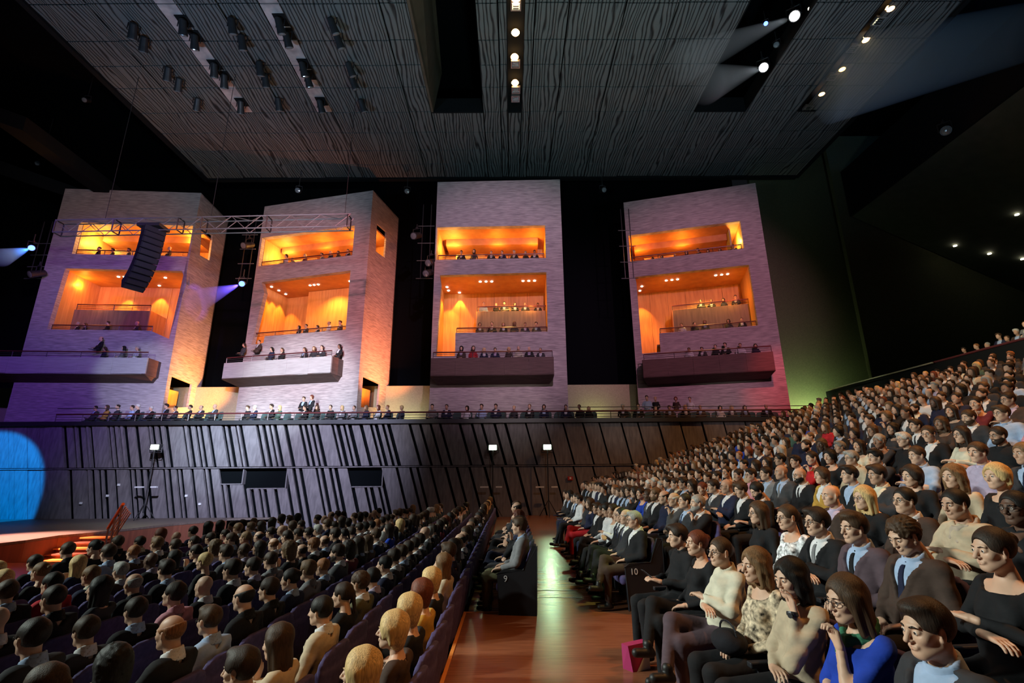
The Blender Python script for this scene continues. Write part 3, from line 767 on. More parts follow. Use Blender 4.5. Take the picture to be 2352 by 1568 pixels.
# ================================================================== rigging, lamps
def fixture(kind, label, P, aim, size=.5, lens=None, hang=.5, group=None, cat='spotlight'):
    """stage light: yoke, body, lens ring, lens, clamp"""
    P = Vector(P); root = empty(kind, P, label=label, cat=cat, group=group)
    d = (Vector(aim) - P).normalized(); s = size
    MB().lathe([(.16 * s, -.55 * s), (.24 * s, -.45 * s), (.26 * s, .1 * s), (.30 * s, .42 * s), (.30 * s, .5 * s)], (0, 0, 0), d, 14).build('body', M['metal_dark'], root, smooth=False)
    MB().lathe([(.25 * s, .5 * s), (.24 * s, .53 * s), (.05 * s, .56 * s)], (0, 0, 0), d, 14).build('lens', lens or M['lens'], root)
    sd = d.cross(Vector((0, 0, 1)))
    if sd.length < .1: sd = Vector((1, 0, 0))
    sd.normalize()
    yk = MB(); a, b = sd * .34 * s, sd * -.34 * s; up = Vector((0, 0, .6 * s))
    yk.path([a, a + up, b + up, b], .035 * s, 5); yk.build('yoke', M['metal_dark'], root)
    MB().tube(up, up + Vector((0, 0, hang)), .04 * s, 5).box((-.09 * s, -.06 * s, .58 * s), (.09 * s, .06 * s, .72 * s)).build('clamp', M['metal_dark'], root)
    return root
def box_lamp(P, label, group, em, s=.30, aim_ceiling=True):
    root = empty('recessed_floodlight', P, label=label, cat='light', group=group)
    f = MB(); f.box((-s, -s, 0), (-s + .05, s, .12)).box((s - .05, -s, 0), (s, s, .12)).box((-s + .05, -s, 0), (s - .05, -s + .05, .12)).box((-s + .05, s - .05, 0), (s - .05, s, .12))
    f.build('frame', M['metal'], root)
    MB().box((-s + .06, -s + .06, .05), (s - .06, s - .06, .09)).build('glass', M['lens'] if em is None else em, root)
    for i in range(3):
        MB().box((-s + .1, -s * .55 + i * s * .5, .02), (s - .1, -s * .55 + i * s * .5 + .05, .045)).build('louvre', M['metal'], root)
    return root
ORD = ['nearest', 'second', 'third', 'fourth', 'fifth', 'sixth', 'seventh', 'eighth', 'ninth', 'tenth', 'eleventh', 'twelfth', 'thirteenth', 'fourteenth', 'fifteenth', 'sixteenth', 'seventeenth', 'eighteenth', 'nineteenth', 'twentieth']
def ordn(n):
    if n < 20: return ['first'] [0] if n == 0 else ORD[n]
    tens = {1: 'ten', 2: 'twenty', 3: 'thirty', 4: 'forty', 5: 'fifty', 6: 'sixty'}[(n + 1) // 10]
    r = (n + 1) % 10
    return tens + ('' if r == 0 else '-' + ['', 'first', 'second', 'third', 'fourth', 'fifth', 'sixth', 'seventh', 'eighth', 'ninth'][r]) if r else tens[:-1] + 'ieth'
# centre slot and right slot lamps
for k, lst, sq, nm in ((0, [(1185, 3), (1184, 75), (1182, 131), (1183, 190)], [(1185, 15), (1184, 149), (1185, 208), (1184, 228)], 'centre ceiling slot'),
                       (1, [(2045, 18), (1988, 90), (1934, 157), (1887, 214)], [(2018, 50), (1960, 112), (1912, 178), (1855, 250)], 'ceiling slot beyond the dark opening')):
    for i, (px, py) in enumerate(lst):
        p = at_z(px, py, ZC + .1)
        o = MB().lathe([(.14, .08), (.19, 0), (.14, -.07), (.05, -.10)], p, (0, 0, 1), 12).build('ceiling_downlight', M['lamp_warm'], smooth=True)
        tag(o, 'glowing orange downlight, %s counted towards the towers in the %s' % (ordn(i), nm), 'light', 'orange slot downlights')
    for i, (px, py) in enumerate(sq):
        p = at_z(px, py, ZC + .02)
        box_lamp(p, 'square louvred floodlight, %s counted towards the towers in the %s' % (ordn(i), nm), 'square slot floodlights', M['glare'] if i == 0 else None, .22)
CF = [((305, 72), 0), ((330, 102), 0), ((385, 170), 0), ((410, 195), 0), ((453, 240), 0),
      ((420, 63), 1), ((447, 97), 1), ((492, 162), 1), ((515, 187), 1), ((553, 247), 1),
      ((533, 60), 2), ((556, 98), 2), ((597, 158), 2), ((610, 185), 2), ((640, 240), 2),
      ((643, 60), 3), ((660, 92), 3), ((697, 160), 3), ((708, 185), 3), ((737, 245), 3),
      ((765, 60), 4), ((778, 95), 4), ((805, 160), 4), ((812, 190), 4), ((832, 243), 4)]
rown = ['stage-side row', 'first pale strip', 'row between the pale strips', 'second pale strip', 'row beside the dark trough']
cnt = {}
for (px, py), r in CF:
    j = cnt.get(r, 0); cnt[r] = j + 1
    p = at_z(px, py, ZC - .35)
    fixture('ceiling_spotlight', 'dark ceiling spotlight, %s counted towards the towers in the %s' % (ordn(j), rown[r]), p, p + Vector((-.3 + .15 * r, .5, -.8)), .62, hang=.25, group='dark ceiling spotlights')
    if r in (1, 3):
        MB().box((p.x - ceil.location.x - .26, p.y - .3, -.02), (p.x - ceil.location.x + .26, p.y + .3, -.005)).build('spotlight_hatch', M['black'], ceil)
# white lamps in the right opening
for i, (px, py, em, s) in enumerate(((1825, 37, M['lamp_white'], .8), (1754, 155, M['lamp_white'], .8), (1759, 54, M['lamp_blue'], .35), (1860, 20, M['lamp_small'], .3), (1785, 103, None, .45))):
    p = at_z(px, py, ZC + .3)
    fixture('moving_light', ['bright white moving light at the top of the dark ceiling opening', 'bright white moving light lower in the dark ceiling opening', 'small blue lamp in the dark ceiling opening', 'small lamp at the rim of the dark ceiling opening', 'unlit fixture between the two white lamps'][i],
            p, CAM if em is not None and i < 2 else p + Vector((-1, -1, -1)) if i == 4 else CAM, s, em, .5, 'lamps in the dark ceiling opening')
    if i < 2:
        spot('beam_lamp', p + Vector((-.2, -.2, -.4)), p + Vector((-9, -2, -3.5)), 900, (.8, .9, 1.0), 12, .5, .03)
        c = Vector((p.x, p.y, p.z))
# light bars and fixtures in the gaps between the towers
for i, (bx, by0, by1, fx, label) in enumerate(((980, 520, 640, [(957, 541), (990, 602), (985, 626)], 'beside the third tower'),
                                               (575, 540, 640, [(570, 563)], 'between first and second towers'),
                                               (1438, 530, 640, [], 'beside the fourth tower'),
                                               (98, 560, 640, [(86, 628)], 'beside the first tower'))):
    Yb = 27.0 if i != 1 else 28.6
    a, b = at_y(bx, by0, Yb), at_y(bx, by1, Yb)
    root = empty('lighting_ladder', a, label='dark vertical lighting ladder hung %s' % label, cat='lighting ladder', group='lighting ladders')
    h = a.z - b.z
    for sx_ in (-.25, .25): MB().tube((sx_, 0, 1.5), (sx_, 0, -h), .03, 5).build('upright', M['metal_dark'], root)
    for k in range(4): MB().tube((-.5, -.05, -h * k / 3), (.5, -.05, -h * k / 3), .025, 5).build('crossbar', M['metal'], root)
    for j, (px, py) in enumerate(fx):
        p = at_y(px, py, Yb - .5)
        fixture('stage_spotlight', 'dark stage spotlight %s, %s down' % (label, ['topmost', 'second', 'third'][j]), p, p + Vector((-.4, -1, -.6)), .75, hang=.3, group='stage spotlights by the towers')
# the two blue moving lights and their beams
pb1 = at_y(557, 651, 25.5); pb0 = at_y(73, 569, 25.5)
for i, (p, tgt) in enumerate(((pb1, at_y(452, 690, 28.6)), (pb0, at_y(0, 592, 22)))):
    fixture('moving_light', ['moving light with violet blue beam between first and second towers', 'moving light with bright blue beam beside the first tower'][i], p + (p - CAM).normalized() * .25, p + (CAM - p) * .5 + (Vector(tgt) - p) * .6, .6, M['lamp_blue'], .5, 'blue moving lights')
    spot('blue_beam', p + (Vector(tgt) - p).normalized() * .4, tgt, 2600 if i == 0 else 3500, (.22, .10, 1.0) if i == 0 else (.05, .22, 1.0), 26 if i == 0 else 16, .8, .02)
for i, (px, py) in enumerate(((218, 160), (200, 230))):
    p = at_y(px, py, 24)
    fixture('stage_spotlight', ['grey spotlight on a bracket high above the stage', 'smaller grey spotlight hanging below the bracket above the stage'][i], p, p + Vector((.2, -1, -.8)), .8 - .3 * i, hang=24.9 - p.z, group='stage rig lights')
tr_ = empty('rigging_bracket', at_y(218, 150, 24), label='pale triangular truss bracket high above the stage', cat='bracket')
for a, b in (((-.45, 0, -.45), (.45, 0, -.45)), ((-.45, 0, -.45), (-.25, 0, .45)), ((.45, 0, -.45), (.25, 0, .45)), ((-.25, 0, .45), (.0, 0, -.45)), ((.25, 0, .45), (.0, 0, -.45)), ((-.4, 0, .45), (.4, 0, .45))):
    MB().tube(a, b, .035, 5).build('strut', M['metal'], tr_)
p = at_x(2172, 300, x0 - .55)
fixture('stage_spotlight', 'round silver rimmed spotlight on the dark gallery fascia', p, p + Vector((-1, -1, -.8)), .8, hang=.2, group='stage rig lights')
for i, (px, py) in enumerate(((935, 440), (1384, 437), (686, 438), (93, 376))):
    p = at_y(px, py, 27.5)
    fixture('small_projector', 'small pale floodlight mounted near the ceiling edge %s' % ['over the gap before the third tower', 'over the gap after the third tower', 'over the second tower', 'above the first tower'][i], p, p + Vector((.2, -1, -.5)), .55, hang=(ZC + .4 if i < 3 else 24.95) - p.z, group='floodlights at ceiling edge')

# truss
zt = at_y(805, 491, 19.5).z
tl, trr = at_z(128, 505, zt), at_z(806, 491, zt)
root = empty('lighting_truss', tl, label='long silver box truss hanging in front of the two left towers', cat='truss')
v = trr - tl; n_ = 20; nrm = Vector((v.y, -v.x, 0)).normalized() * .42
hh = at_y(805, 491, trr.y).z - at_y(806, 519, trr.y).z
cor = [Vector((0, 0, 0)), nrm * -1, Vector((0, 0, -hh)), nrm * -1 + Vector((0, 0, -hh))]
for c in cor: MB().tube(c, c + v, .028, 6).build('chord', M['metal'], root)
for i in range(n_):
    for (a, b) in ((0, 2), (1, 3), (0, 1)):
        p0 = cor[a] + v * (i / n_); p1 = cor[b] + v * ((i + 1) / n_)
        if i % 2: p0, p1 = cor[b] + v * (i / n_), cor[a] + v * ((i + 1) / n_)
        MB().tube(p0, p1, .015, 4).build('brace', M['metal'], root)
for f in (.0, .2, .42, .5, .72, .99):
    fr_ = MB()
    for a, b in ((0, 1), (1, 3), (3, 2), (2, 0)): fr_.tube(cor[a] + v * f, cor[b] + v * f, .03, 5)
    fr_.build('frame_ring', M['metal_dark'], root)
for f in (.17, .53, .98):
    MB().tube(v * f, v * f + Vector((0, 0, 8)), .012, 4).build('hoist_chain', M['metal_dark'], root)
spot('added_truss_spot', (-6, 6, 9), tl + v * .5, 4500, (.8, .9, 1), 50, .6, .3)  # added spot that makes the truss read silver

# line array
top = at_y(352, 526, tl.y - .1)
root = empty('line_array_speaker', top, label='black curved column of stacked loudspeakers hung from the truss', cat='speaker')
pos = Vector((0, 0, 0)); ang = 0.02; n_ = 11
tot = top.z - at_y(320, 660, tl.y - .1).z
seg = tot / n_ * 1.02
fwd = Vector((.86, -.5, 0)).normalized(); sidev = Vector((fwd.y, -fwd.x, 0))
for i in range(n_):
    dn = (Vector((0, 0, -1)) * math.cos(ang) - fwd * math.sin(ang)).normalized()
    f2 = (fwd * math.cos(ang) - Vector((0, 0, math.sin(ang)))).normalized()
    a = pos; w_, dpt = .42, .55
    c = a + dn * (seg * .48)
    p = [c + sidev * sx_ * w_ * (1 if q > 0 else .8) + f2 * q * dpt / 2 + dn * zz * seg * .47 for zz in (1, -1) for (sx_, q) in ((-1, 1), (1, 1), (1, -1), (-1, -1))]
    cab = MB().hexa(p).build('speaker_cabinet', M['seat_black'] if i else M['metal_dark'], root)
    g0 = c + f2 * (dpt / 2 + .01)
    MB().hexa([g0 + sidev * s_ * w_ * .86 + dn * zz * seg * .38 + f2 * q for zz in (1, -1) for (s_, q) in ((-1, 0), (1, 0), (1, .015), (-1, .015))]).build('speaker_grille', M['metal_dark'], cab)
    pos = pos + dn * seg; ang += .035 + .012 * i
MB().box((-.5, -.35, 0), (.5, .35, .14)).build('flying_frame', M['metal_dark'], root)

# flood lamps on stands before the slatted wall
for i, (px, py, yb, Y) in enumerate(((356, 1027, 1188, 24.2), (1132, 1028, 1180, 24.4), (1257, 1027, 1170, 24.4))):
    p = at_y(px, py, Y); zb = 0.0
    root = empty('floodlight_stand', (p.x, p.y, zb), label=['lit floodlight on a tall black stand at the back of the stage', 'lit floodlight on a tall stand behind the stalls heads', 'lit floodlight on a tall stand at the far end of the aisle'][i], cat='floodlight', group='floodlights on stands')
    h = p.z - zb
    MB().tube((0, 0, .3), (0, 0, h - .1), .028, 6).build('pole', M['metal_dark'], root)
    for k in range(3):
        a = 2 * math.pi * k / 3 + .5
        MB().tube((0, 0, .75), (.5 * math.cos(a), .5 * math.sin(a), .0), .02, 5).build('leg', M['metal_dark'], root)
    z2 = at_y(px, 1118, Y).z
    MB().box((-.6, -.05, z2 - .03), (-.2, .05, z2 + .03)).build('crossbar', M['white_mark'], root)
    MB().box((.15, -.05, z2 - .03), (.45, .05, z2 + .03)).build('crossbar', M['white_mark'], root)
    lh = MB().box((-.24, -.02, h - .14), (.24, .22, h + .16)).build('lamp_housing', M['metal_dark'], root, bevel=.02)
    MB().box((-.18, -.05, h - .10), (.18, -.02, h + .12)).build('lamp_glass', M['lamp_green'], lh)
    yk = MB().path([(-.28, .1, h), (-.28, .1, h - .24), (.28, .1, h - .24), (.28, .1, h)], .018, 5); yk.build('yoke', M['metal_dark'], root)
    spot('flood_lamp', p + Vector((0, -.12, 0)), (.5, 10.5, 0) if i == 2 else p + Vector((.0, -5, -3.2)), 170 if i == 2 else 60, (.62, 1, .50), 24 if i == 2 else 110, .8, .05)
# thin tape marks on the slat wall and exit sign
sg = at_y(1310, 1098, YW - .05)
ex = tag(MB().box((sg.x - .13, YW - .08, sg.z - .09), (sg.x + .13, YW - .02, sg.z + .09)).build('alarm_box', mat('alarm_red', (.35, .03, .03), .5)), 'small red alarm box on the dark wall above the far front row', 'alarm box')
MB().box((sg.x - .04, YW - .09, sg.z - .03), (sg.x + .04, YW - .08, sg.z + .05)).build('alarm_button', M['white_mark'], ex)
for i, (px, py) in enumerate(((273, 1113), (247, 1138), (186, 1155), (428, 1138), (459, 1157))):
    q = at_y(px, py, YW - .03)
    o = MB().box((q.x - .06, YW - .06, q.z - .05), (q.x + .06, YW - .01, q.z + .05)).build('wall_socket', M['white_mark'], wall)

# haze in the beams (real scattering, lit by the lamps inside them)
def beam(name, label, a, b, r0, r1, dens, col):
    a, b = Vector(a), Vector(b)
    me = MB().lathe([(r0, 0), (r1, (b - a).length)], (0, 0, 0), (b - a), 20).mesh(name)
    m_ = bpy.data.materials.new(name); m_.use_nodes = True; nt = m_.node_tree
    nt.nodes.remove(nt.nodes['Principled BSDF'])
    vs = nt.nodes.new('ShaderNodeVolumeScatter'); vs.inputs['Color'].default_value = (*col, 1); vs.inputs['Density'].default_value = dens
    vs.inputs['Anisotropy'].default_value = .0
    nt.links.new(vs.outputs[0], nt.nodes['Material Output'].inputs['Volume'])
    o = link(name, me, m_); o.location = a
    return tag(o, label, 'haze', kind='stuff')

# ================================================================== figures: distance-field bodies meshed with surface nets
class Fld:
    def __init__(s, lo, hi, step, fine=()):
        """grid with base step; fine = [(axis, a, b, step)]"""
        s.ax = []
        for k in range(3):
            v = [lo[k]]
            bands = [f for f in fine if f[0] == k]
            while v[-1] < hi[k]:
                st_ = step
                for f in bands:
                    if f[1] - 1e-6 <= v[-1] <= f[2]: st_ = min(st_, f[3])
                v.append(v[-1] + st_)
            s.ax.append(np.array(v, np.float32))
        s.f = np.full([len(a) for a in s.ax], 1.0, np.float32)
    def sl(s, lo, hi):
        r = []
        for k in range(3):
            a = max(0, int(np.searchsorted(s.ax[k], lo[k])) - 1); b = min(len(s.ax[k]), int(np.searchsorted(s.ax[k], hi[k])) + 1)
            r.append(slice(a, max(a, b)))
        return tuple(r)
    def grid(s, r):
        return s.ax[0][r[0]][:, None, None], s.ax[1][r[1]][None, :, None], s.ax[2][r[2]][None, None, :]
    def _mix(s, r, d, k, op):
        f = s.f[r]
        if f.size == 0: return
        if op == 'add':
            if k > 0:
                h = np.maximum(k - np.abs(f - d), 0) / k
                s.f[r] = np.minimum(f, d) - h * h * k * .25
            else: s.f[r] = np.minimum(f, d)
        else:
            d = -d
            if k > 0:
                h = np.maximum(k - np.abs(f - d), 0) / k
                s.f[r] = np.maximum(f, d) + h * h * k * .25
            else: s.f[r] = np.maximum(f, d)
    def ell(s, c, rad, k=.02, op='add', rot=None, g=0.0):
        rad = [q + g for q in rad]
        m = max(rad) + .06
        r = s.sl([c[i] - m for i in range(3)], [c[i] + m for i in range(3)])
        x, y, z = s.grid(r); x = x - c[0]; y = y - c[1]; z = z - c[2]
        if rot is not None:
            x, y, z = (rot[0][0] * x + rot[1][0] * y + rot[2][0] * z, rot[0][1] * x + rot[1][1] * y + rot[2][1] * z, rot[0][2] * x + rot[1][2] * y + rot[2][2] * z)
        k0 = np.sqrt((x / rad[0]) ** 2 + (y / rad[1]) ** 2 + (z / rad[2]) ** 2) + 1e-6
        k1 = np.sqrt((x / rad[0] ** 2) ** 2 + (y / rad[1] ** 2) ** 2 + (z / rad[2] ** 2) ** 2) + 1e-6
        s._mix(r, (k0 * (k0 - 1) / k1).astype(np.float32), k, op)
    def cap(s, a, b, ra, rb=None, k=.02, op='add', g=0.0):
        rb = ra if rb is None else rb; ra += g; rb += g
        m = max(ra, rb) + .06
        r = s.sl([min(a[i], b[i]) - m for i in range(3)], [max(a[i], b[i]) + m for i in range(3)])
        x, y, z = s.grid(r); d = [b[i] - a[i] for i in range(3)]; L2 = sum(q * q for q in d) + 1e-9
        x = x - a[0]; y = y - a[1]; z = z - a[2]
        t = np.clip((x * d[0] + y * d[1] + z * d[2]) / L2, 0, 1)
        dist = np.sqrt((x - t * d[0]) ** 2 + (y - t * d[1]) ** 2 + (z - t * d[2]) ** 2) - (ra + (rb - ra) * t)
        s._mix(r, dist.astype(np.float32), k, op)
    def cut(s, fn, k=0.0):       # keep where fn <= 0
        r = (slice(None),) * 3; x, y, z = s.grid(r)
        s._mix(r, (-(fn(x, y, z) + np.zeros_like(s.f))).astype(np.float32), k, 'sub')
    def nets(s):
        F = s.f; S = F < 0
        if not S.any(): return np.zeros((0, 3), np.float32), np.zeros((0, 4), np.int32)
        for k in range(3):      # close the surface at the border of the grid
            ix = [slice(None)] * 3
            for e in (0, -1):
                ix[k] = e; F[tuple(ix)] = np.maximum(F[tuple(ix)], 1e-4)
        S = F < 0
        c = np.zeros([n - 1 for n in F.shape], np.int8)
        for i in (0, 1):
            for j in (0, 1):
                for k in (0, 1):
                    c += S[i:F.shape[0] - 1 + i, j:F.shape[1] - 1 + j, k:F.shape[2] - 1 + k]
        m = (c > 0) & (c < 8); I, J, K = np.nonzero(m)
        ids = np.full(m.shape, -1, np.int32); ids[I, J, K] = np.arange(len(I))
        P = np.zeros((len(I), 3), np.float32); cnt = np.zeros(len(I), np.float32)
        base = (I, J, K); X = s.ax
        for ax in range(3):
            o = [q for q in range(3) if q != ax]
            for u in (0, 1):
                for v in (0, 1):
                    d = [0, 0, 0]; d[o[0]] = u; d[o[1]] = v; e = list(d); e[ax] = 1
                    fa = F[I + d[0], J + d[1], K + d[2]]; fb = F[I + e[0], J + e[1], K + e[2]]
                    cr = (fa < 0) != (fb < 0); t = np.where(cr, fa / np.where(cr, fa - fb, 1), 0)
                    for q in range(3):
                        pa = X[q][base[q] + d[q]]; pb = X[q][base[q] + e[q]]
                        P[:, q] += np.where(cr, pa + (pb - pa) * t, 0)
                    cnt += cr
        P /= np.maximum(cnt, 1)[:, None]
        Q = []
        for ax in range(3):
            a, b = [(1, 2), (2, 0), (0, 1)][ax]
            A_ = [slice(None)] * 3; B_ = [slice(None)] * 3
            A_[ax] = slice(0, F.shape[ax] - 1); B_[ax] = slice(1, None)
            sa = S[tuple(A_)]; sb = S[tuple(B_)]
            g = np.nonzero(sa != sb); g = list(g)
            ok = (g[a] > 0) & (g[b] > 0) & (g[a] < F.shape[a] - 1) & (g[b] < F.shape[b] - 1)
            g = [q[ok] for q in g]; inside = sa[tuple(g)]
            def cell(da, db):
                h = [g[0].copy(), g[1].copy(), g[2].copy()]; h[a] = h[a] - da; h[b] = h[b] - db
                return ids[h[0], h[1], h[2]]
            q = np.stack([cell(1, 1), cell(0, 1), cell(0, 0), cell(1, 0)], 1)
            q[~inside] = q[~inside][:, ::-1]
            Q.append(q)
        Q = np.concatenate(Q); Q = Q[(Q >= 0).all(1)]
        return P, Q
def rotm(yaw=0, pitch=0, roll=0):
    return np.array((Matrix.Rotation(yaw, 3, 'Z') @ Matrix.Rotation(pitch, 3, 'Y') @ Matrix.Rotation(roll, 3, 'X')), np.float32)
def xf(V, R=None, T=(0, 0, 0)):
    V = np.asarray(V, np.float32)
    if R is not None: V = V @ np.asarray(R, np.float32).T
    return V + np.asarray(T, np.float32)
def cat_mesh(parts):
    Vs, Qs, n = [], [], 0
    for V, Q in parts:
        Vs.append(V); Qs.append(Q + n); n += len(V)
    return np.concatenate(Vs), np.concatenate(Qs)

# ---- heads (local: centre at origin, face towards +x)
def head_mesh(step, male=True, v=0):
    f = Fld((-.14, -.105, -.21), (.14, .105, .145), step)
    j = 1.0 if male else .9
    w = [1, .96, 1.05, 1.1][v % 4]
    nl = [.0, .004, -.003, .003][v % 4]
    f.ell((-.016, 0, .032), (.097, .076 * w, .088), .02)
    f.ell((.022, 0, -.032), (.066, .058 * w, .085), .03)
    f.ell((.066, 0, -.092), (.022, .026 * j, .020), .03)
    for s in (-1, 1):
        f.cap((-.004, s * .050 * w * j, -.055), (.058, s * .018, -.096), .020, .014, .03)
        f.ell((.056, s * .040 * w, -.022), (.026, .024, .024), .02)
    f.cap((-.03, 0, -.06), (-.055, 0, -.20), .054 * (1 if male else .86), .060 * (1 if male else .88), .03)
    for s in (-1, 1):
        f.ell((.094, s * .033, .004), (.020, .021, .014), .014, 'sub')
    f.cap((.081, 0, .024), (.074, .040, .026), .013 if male else .010, .009, .012)
    f.cap((.081, 0, .024), (.074, -.040, .026), .013 if male else .010, .009, .012)
    f.cap((.086, 0, .012), (.108 + nl, 0, -.030), .0085, .0125, .010)
    for s in (-1, 1):
        f.ell((.096, s * .011, -.035), (.0095, .008, .007), .006)
        f.ell((.0742 if step < .006 else .0725, s * .032, .004), (.0165, .0180, .0130), .004)      # lids
        if step < .006: f.cap((.0970, s * .0240, .0015), (.0930, s * .0410, .0020), .0080, .0068, .002, 'sub')
    f.cap((.086, -.018, -.060), (.086, .018, -.060), .0085, .0085, .012)
    f.cap((.0915, -.010, -.0580), (.0915, .010, -.0580), .0050, .0050, .005)
    f.cap((.0895, -.012, -.0690), (.0895, .012, -.0690), .0060, .0060, .005)
    f.cap((.0985, -.020, -.0635), (.0985, .020, -.0635), .0030, .0030, .003, 'sub')
    for s in (-1, 1):
        rt = rotm(s * .35, 0, 0)
        f.ell((-.008, s * .077 * w, -.004), (.021, .009, .033), .006, rot=rt)
        if step < .006: f.ell((-.003, s * .088 * w, .000), (.011, .007, .018), .004, 'sub', rot=rt)
        f.ell((-.002, s * .074 * w, -.030), (.010, .007, .011), .006)
    return f.nets()
def lips_mesh():
    f = Fld((.07, -.04, -.09), (.12, .04, -.04), .0022)
    f.cap((.0928, 0, -.0578), (.0880, .020, -.0610), .0046, .0018, .002); f.cap((.0928, 0, -.0578), (.0880, -.020, -.0610), .0046, .0018, .002)
    f.cap((.0910, 0, -.0688), (.0870, .017, -.0655), .0058, .0020, .002); f.cap((.0910, 0, -.0688), (.0870, -.017, -.0655), .0058, .0020, .002)
    f.cap((.0985, -.022, -.0635), (.0985, .022, -.0635), .0022, .0022, .001, 'sub')
    return f.nets()
def brow_mesh(s, male):
    mb = MB(); r = .0042 if male else .0028
    mb.tube((.0925, s * .014, .0215), (.0905, s * .030, .027), r * 1.1, 5, r * 1.2); mb.tube((.0905, s * .030, .027), (.078, s * .047, .022), r * 1.2, 5, r * .5)
    return mb.mesh('eyebrow', True)
def eye_mesh(s):
    mb = MB(); c = Vector((.0785, s * .032, .0025))
    prof = [(.0001, -.0124), (.008, -.0095), (.0118, -.0035), (.0122, .0), (.0118, .003), (.0095, .0078), (.0062, .0106)]
    mb.lathe(prof, c, (1, s * .06, 0), 12); n1 = len(mb.f)
    mb.lathe([(.0062, .0106), (.0045, .0118), (.0001, .0126)], c, (1, s * .06, 0), 12)
    me = bpy.data.meshes.new('eye'); me.from_pydata(mb.v, [], mb.f); me.materials.append(M['eyewhite']); me.materials.append(M['iris'])
    for i, p in enumerate(me.polygons): p.material_index = 0 if i < n1 else 1; p.use_smooth = True
    return me
def glasses_mesh():
    mb = MB()
    for s in (-1, 1):
        c = Vector((.101, s * .033, .002)); n = 12
        pts = [c + Vector((-.006 * abs(math.cos(a)) if s * math.cos(a) > 0 else 0, .023 * math.cos(a), .016 * math.sin(a))) for a in [2 * math.pi * i / n for i in range(n + 1)]]
        mb.path(pts, .0019, 4)
        mb.tube((.096, s * .056, .008), (.0, s * .084, .010), .0018, 4); mb.tube((.0, s * .084, .010), (-.02, s * .084, -.008), .0018, 4)
    mb.tube((.104, -.010, .006), (.104, .010, .006), .0018, 4)
    return mb.mesh('glasses', True)

def hair_mesh(kind, step, seed=0):
    lo, hi = (-.19, -.15, -.33), (.135, .15, .165)
    if kind in ('short', 'side', 'crop', 'bald', 'quiff', 'bun'): lo = (-.18, -.11, -.12)
    f = Fld(lo, hi, step)
    c, rad = (-.020, 0, .034), (.097, .078, .090)
    th = {'short': .014, 'side': .019, 'crop': .008, 'bald': .007, 'quiff': .013, 'long': .017, 'bob': .019, 'curly': .026, 'tail': .010, 'bun': .010, 'wavy': .020, 'curlyshort': .020}[kind]
    f.ell(c, rad, 0, g=th)
    if kind == 'quiff': f.ell((.040, .008, .100), (.058, .062, .034), .03)
    if kind == 'side': f.ell((.050, -.02, .100), (.050, .060, .030), .02)
    if kind in ('long', 'wavy', 'curly', 'bob'):
        zb = {'long': -.22, 'wavy': -.20, 'curly': -.14, 'bob': -.085}[kind]
        f.ell((-.050, 0, (zb + .05) / 2), (.066 + .01 * (kind == 'curly'), .088 + (.014 if kind in ('curly', 'wavy') else 0), .05 + abs(zb) / 2 + .03), .03)
        for s in (-1, 1):
            f.cap((.018, s * .076, .03), (.020, s * .082, zb + .06), .024, .020, .03)
            f.cap((-.02, s * .085, .02), (-.03, s * .095, zb + .02), .026, .016, .03)
    if kind == 'tail':
        f.ell((-.112, 0, .03), (.022, .022, .022), .02); f.cap((-.125, 0, .02), (-.145, 0, -.17), .030, .012, .02)
    if kind == 'bun': f.ell((-.118, 0, .055), (.036, .040, .036), .012)
    # opening for the face
    f.ell((.115, 0, -.055), (.098, .070 if kind in ('long', 'wavy', 'bob', 'curly') else .084, .135 if kind != 'crop' else .14), .012, 'sub')
    if kind in ('short', 'side', 'crop', 'bald', 'quiff', 'curlyshort', 'tail', 'bun'):
        if kind != 'tail':
            f.cut(lambda x, y, z: (-.012 + np.where(x < 0, .92, .55) * np.minimum(np.maximum(x, -.09), .05) - z) if kind not in ('bun',) else (-.02 + .5 * np.maximum(x, -.09) - z), .008)
        for s in (-1, 1): f.ell((-.006, s * .088, -.006), (.026, .022, .034), .006, 'sub')
        if kind == 'tail':
            f.cut(lambda x, y, z: np.where(x < -.10, -1, -.015 + .5 * np.minimum(x, .05) - z), .006)
    if kind == 'bald': f.cut(lambda x, y, z: z - .050 + .25 * x, .01)
    r = (slice(None),) * 3; x, y, z = f.grid(r)
    if kind in ('curly', 'curlyshort'):
        f.f += (.0075 * np.sin(95 * x + 4 * np.sin(40 * z)) * np.sin(95 * y + seed) * np.sin(80 * z + 3 * np.sin(50 * y))).astype(np.float32)
    elif kind == 'wavy':
        f.f += (.005 * np.sin(60 * z + 14 * np.abs(y) * 6 + seed) * np.sin(50 * y + 40 * x)).astype(np.float32)
    elif kind != 'bald':
        f.f += (.0016 * np.sin(260 * y + 60 * x + 20 * np.sin(30 * z))).astype(np.float32) if step < .006 else 0
        f.f += (.003 * np.sin(45 * y + 30 * x + seed) * np.sin(35 * x + 20 * z + seed)).astype(np.float32)
    return f.nets()
def beard_mesh(step):
    f = Fld((-.02, -.09, -.14), (.12, .09, .0), step)
    f.ell((.022, 0, -.036), (.072, .064, .086), 0); f.ell((.068, 0, -.094), (.028, .030, .026), .03)
    for s in (-1, 1): f.cap((-.004, s * .052, -.055), (.058, s * .018, -.096), .025, .020, .03)
    f.cap((.09, -.022, -.050), (.09, .022, -.050), .011, .011, .01)
    f.cut(lambda x, y, z: z + .045 - np.where(np.abs(y) > .04, .02, 0), .01)
    f.ell((.10, 0, -.0635), (.014, .018, .009), .004, 'sub')
    return f.nets()
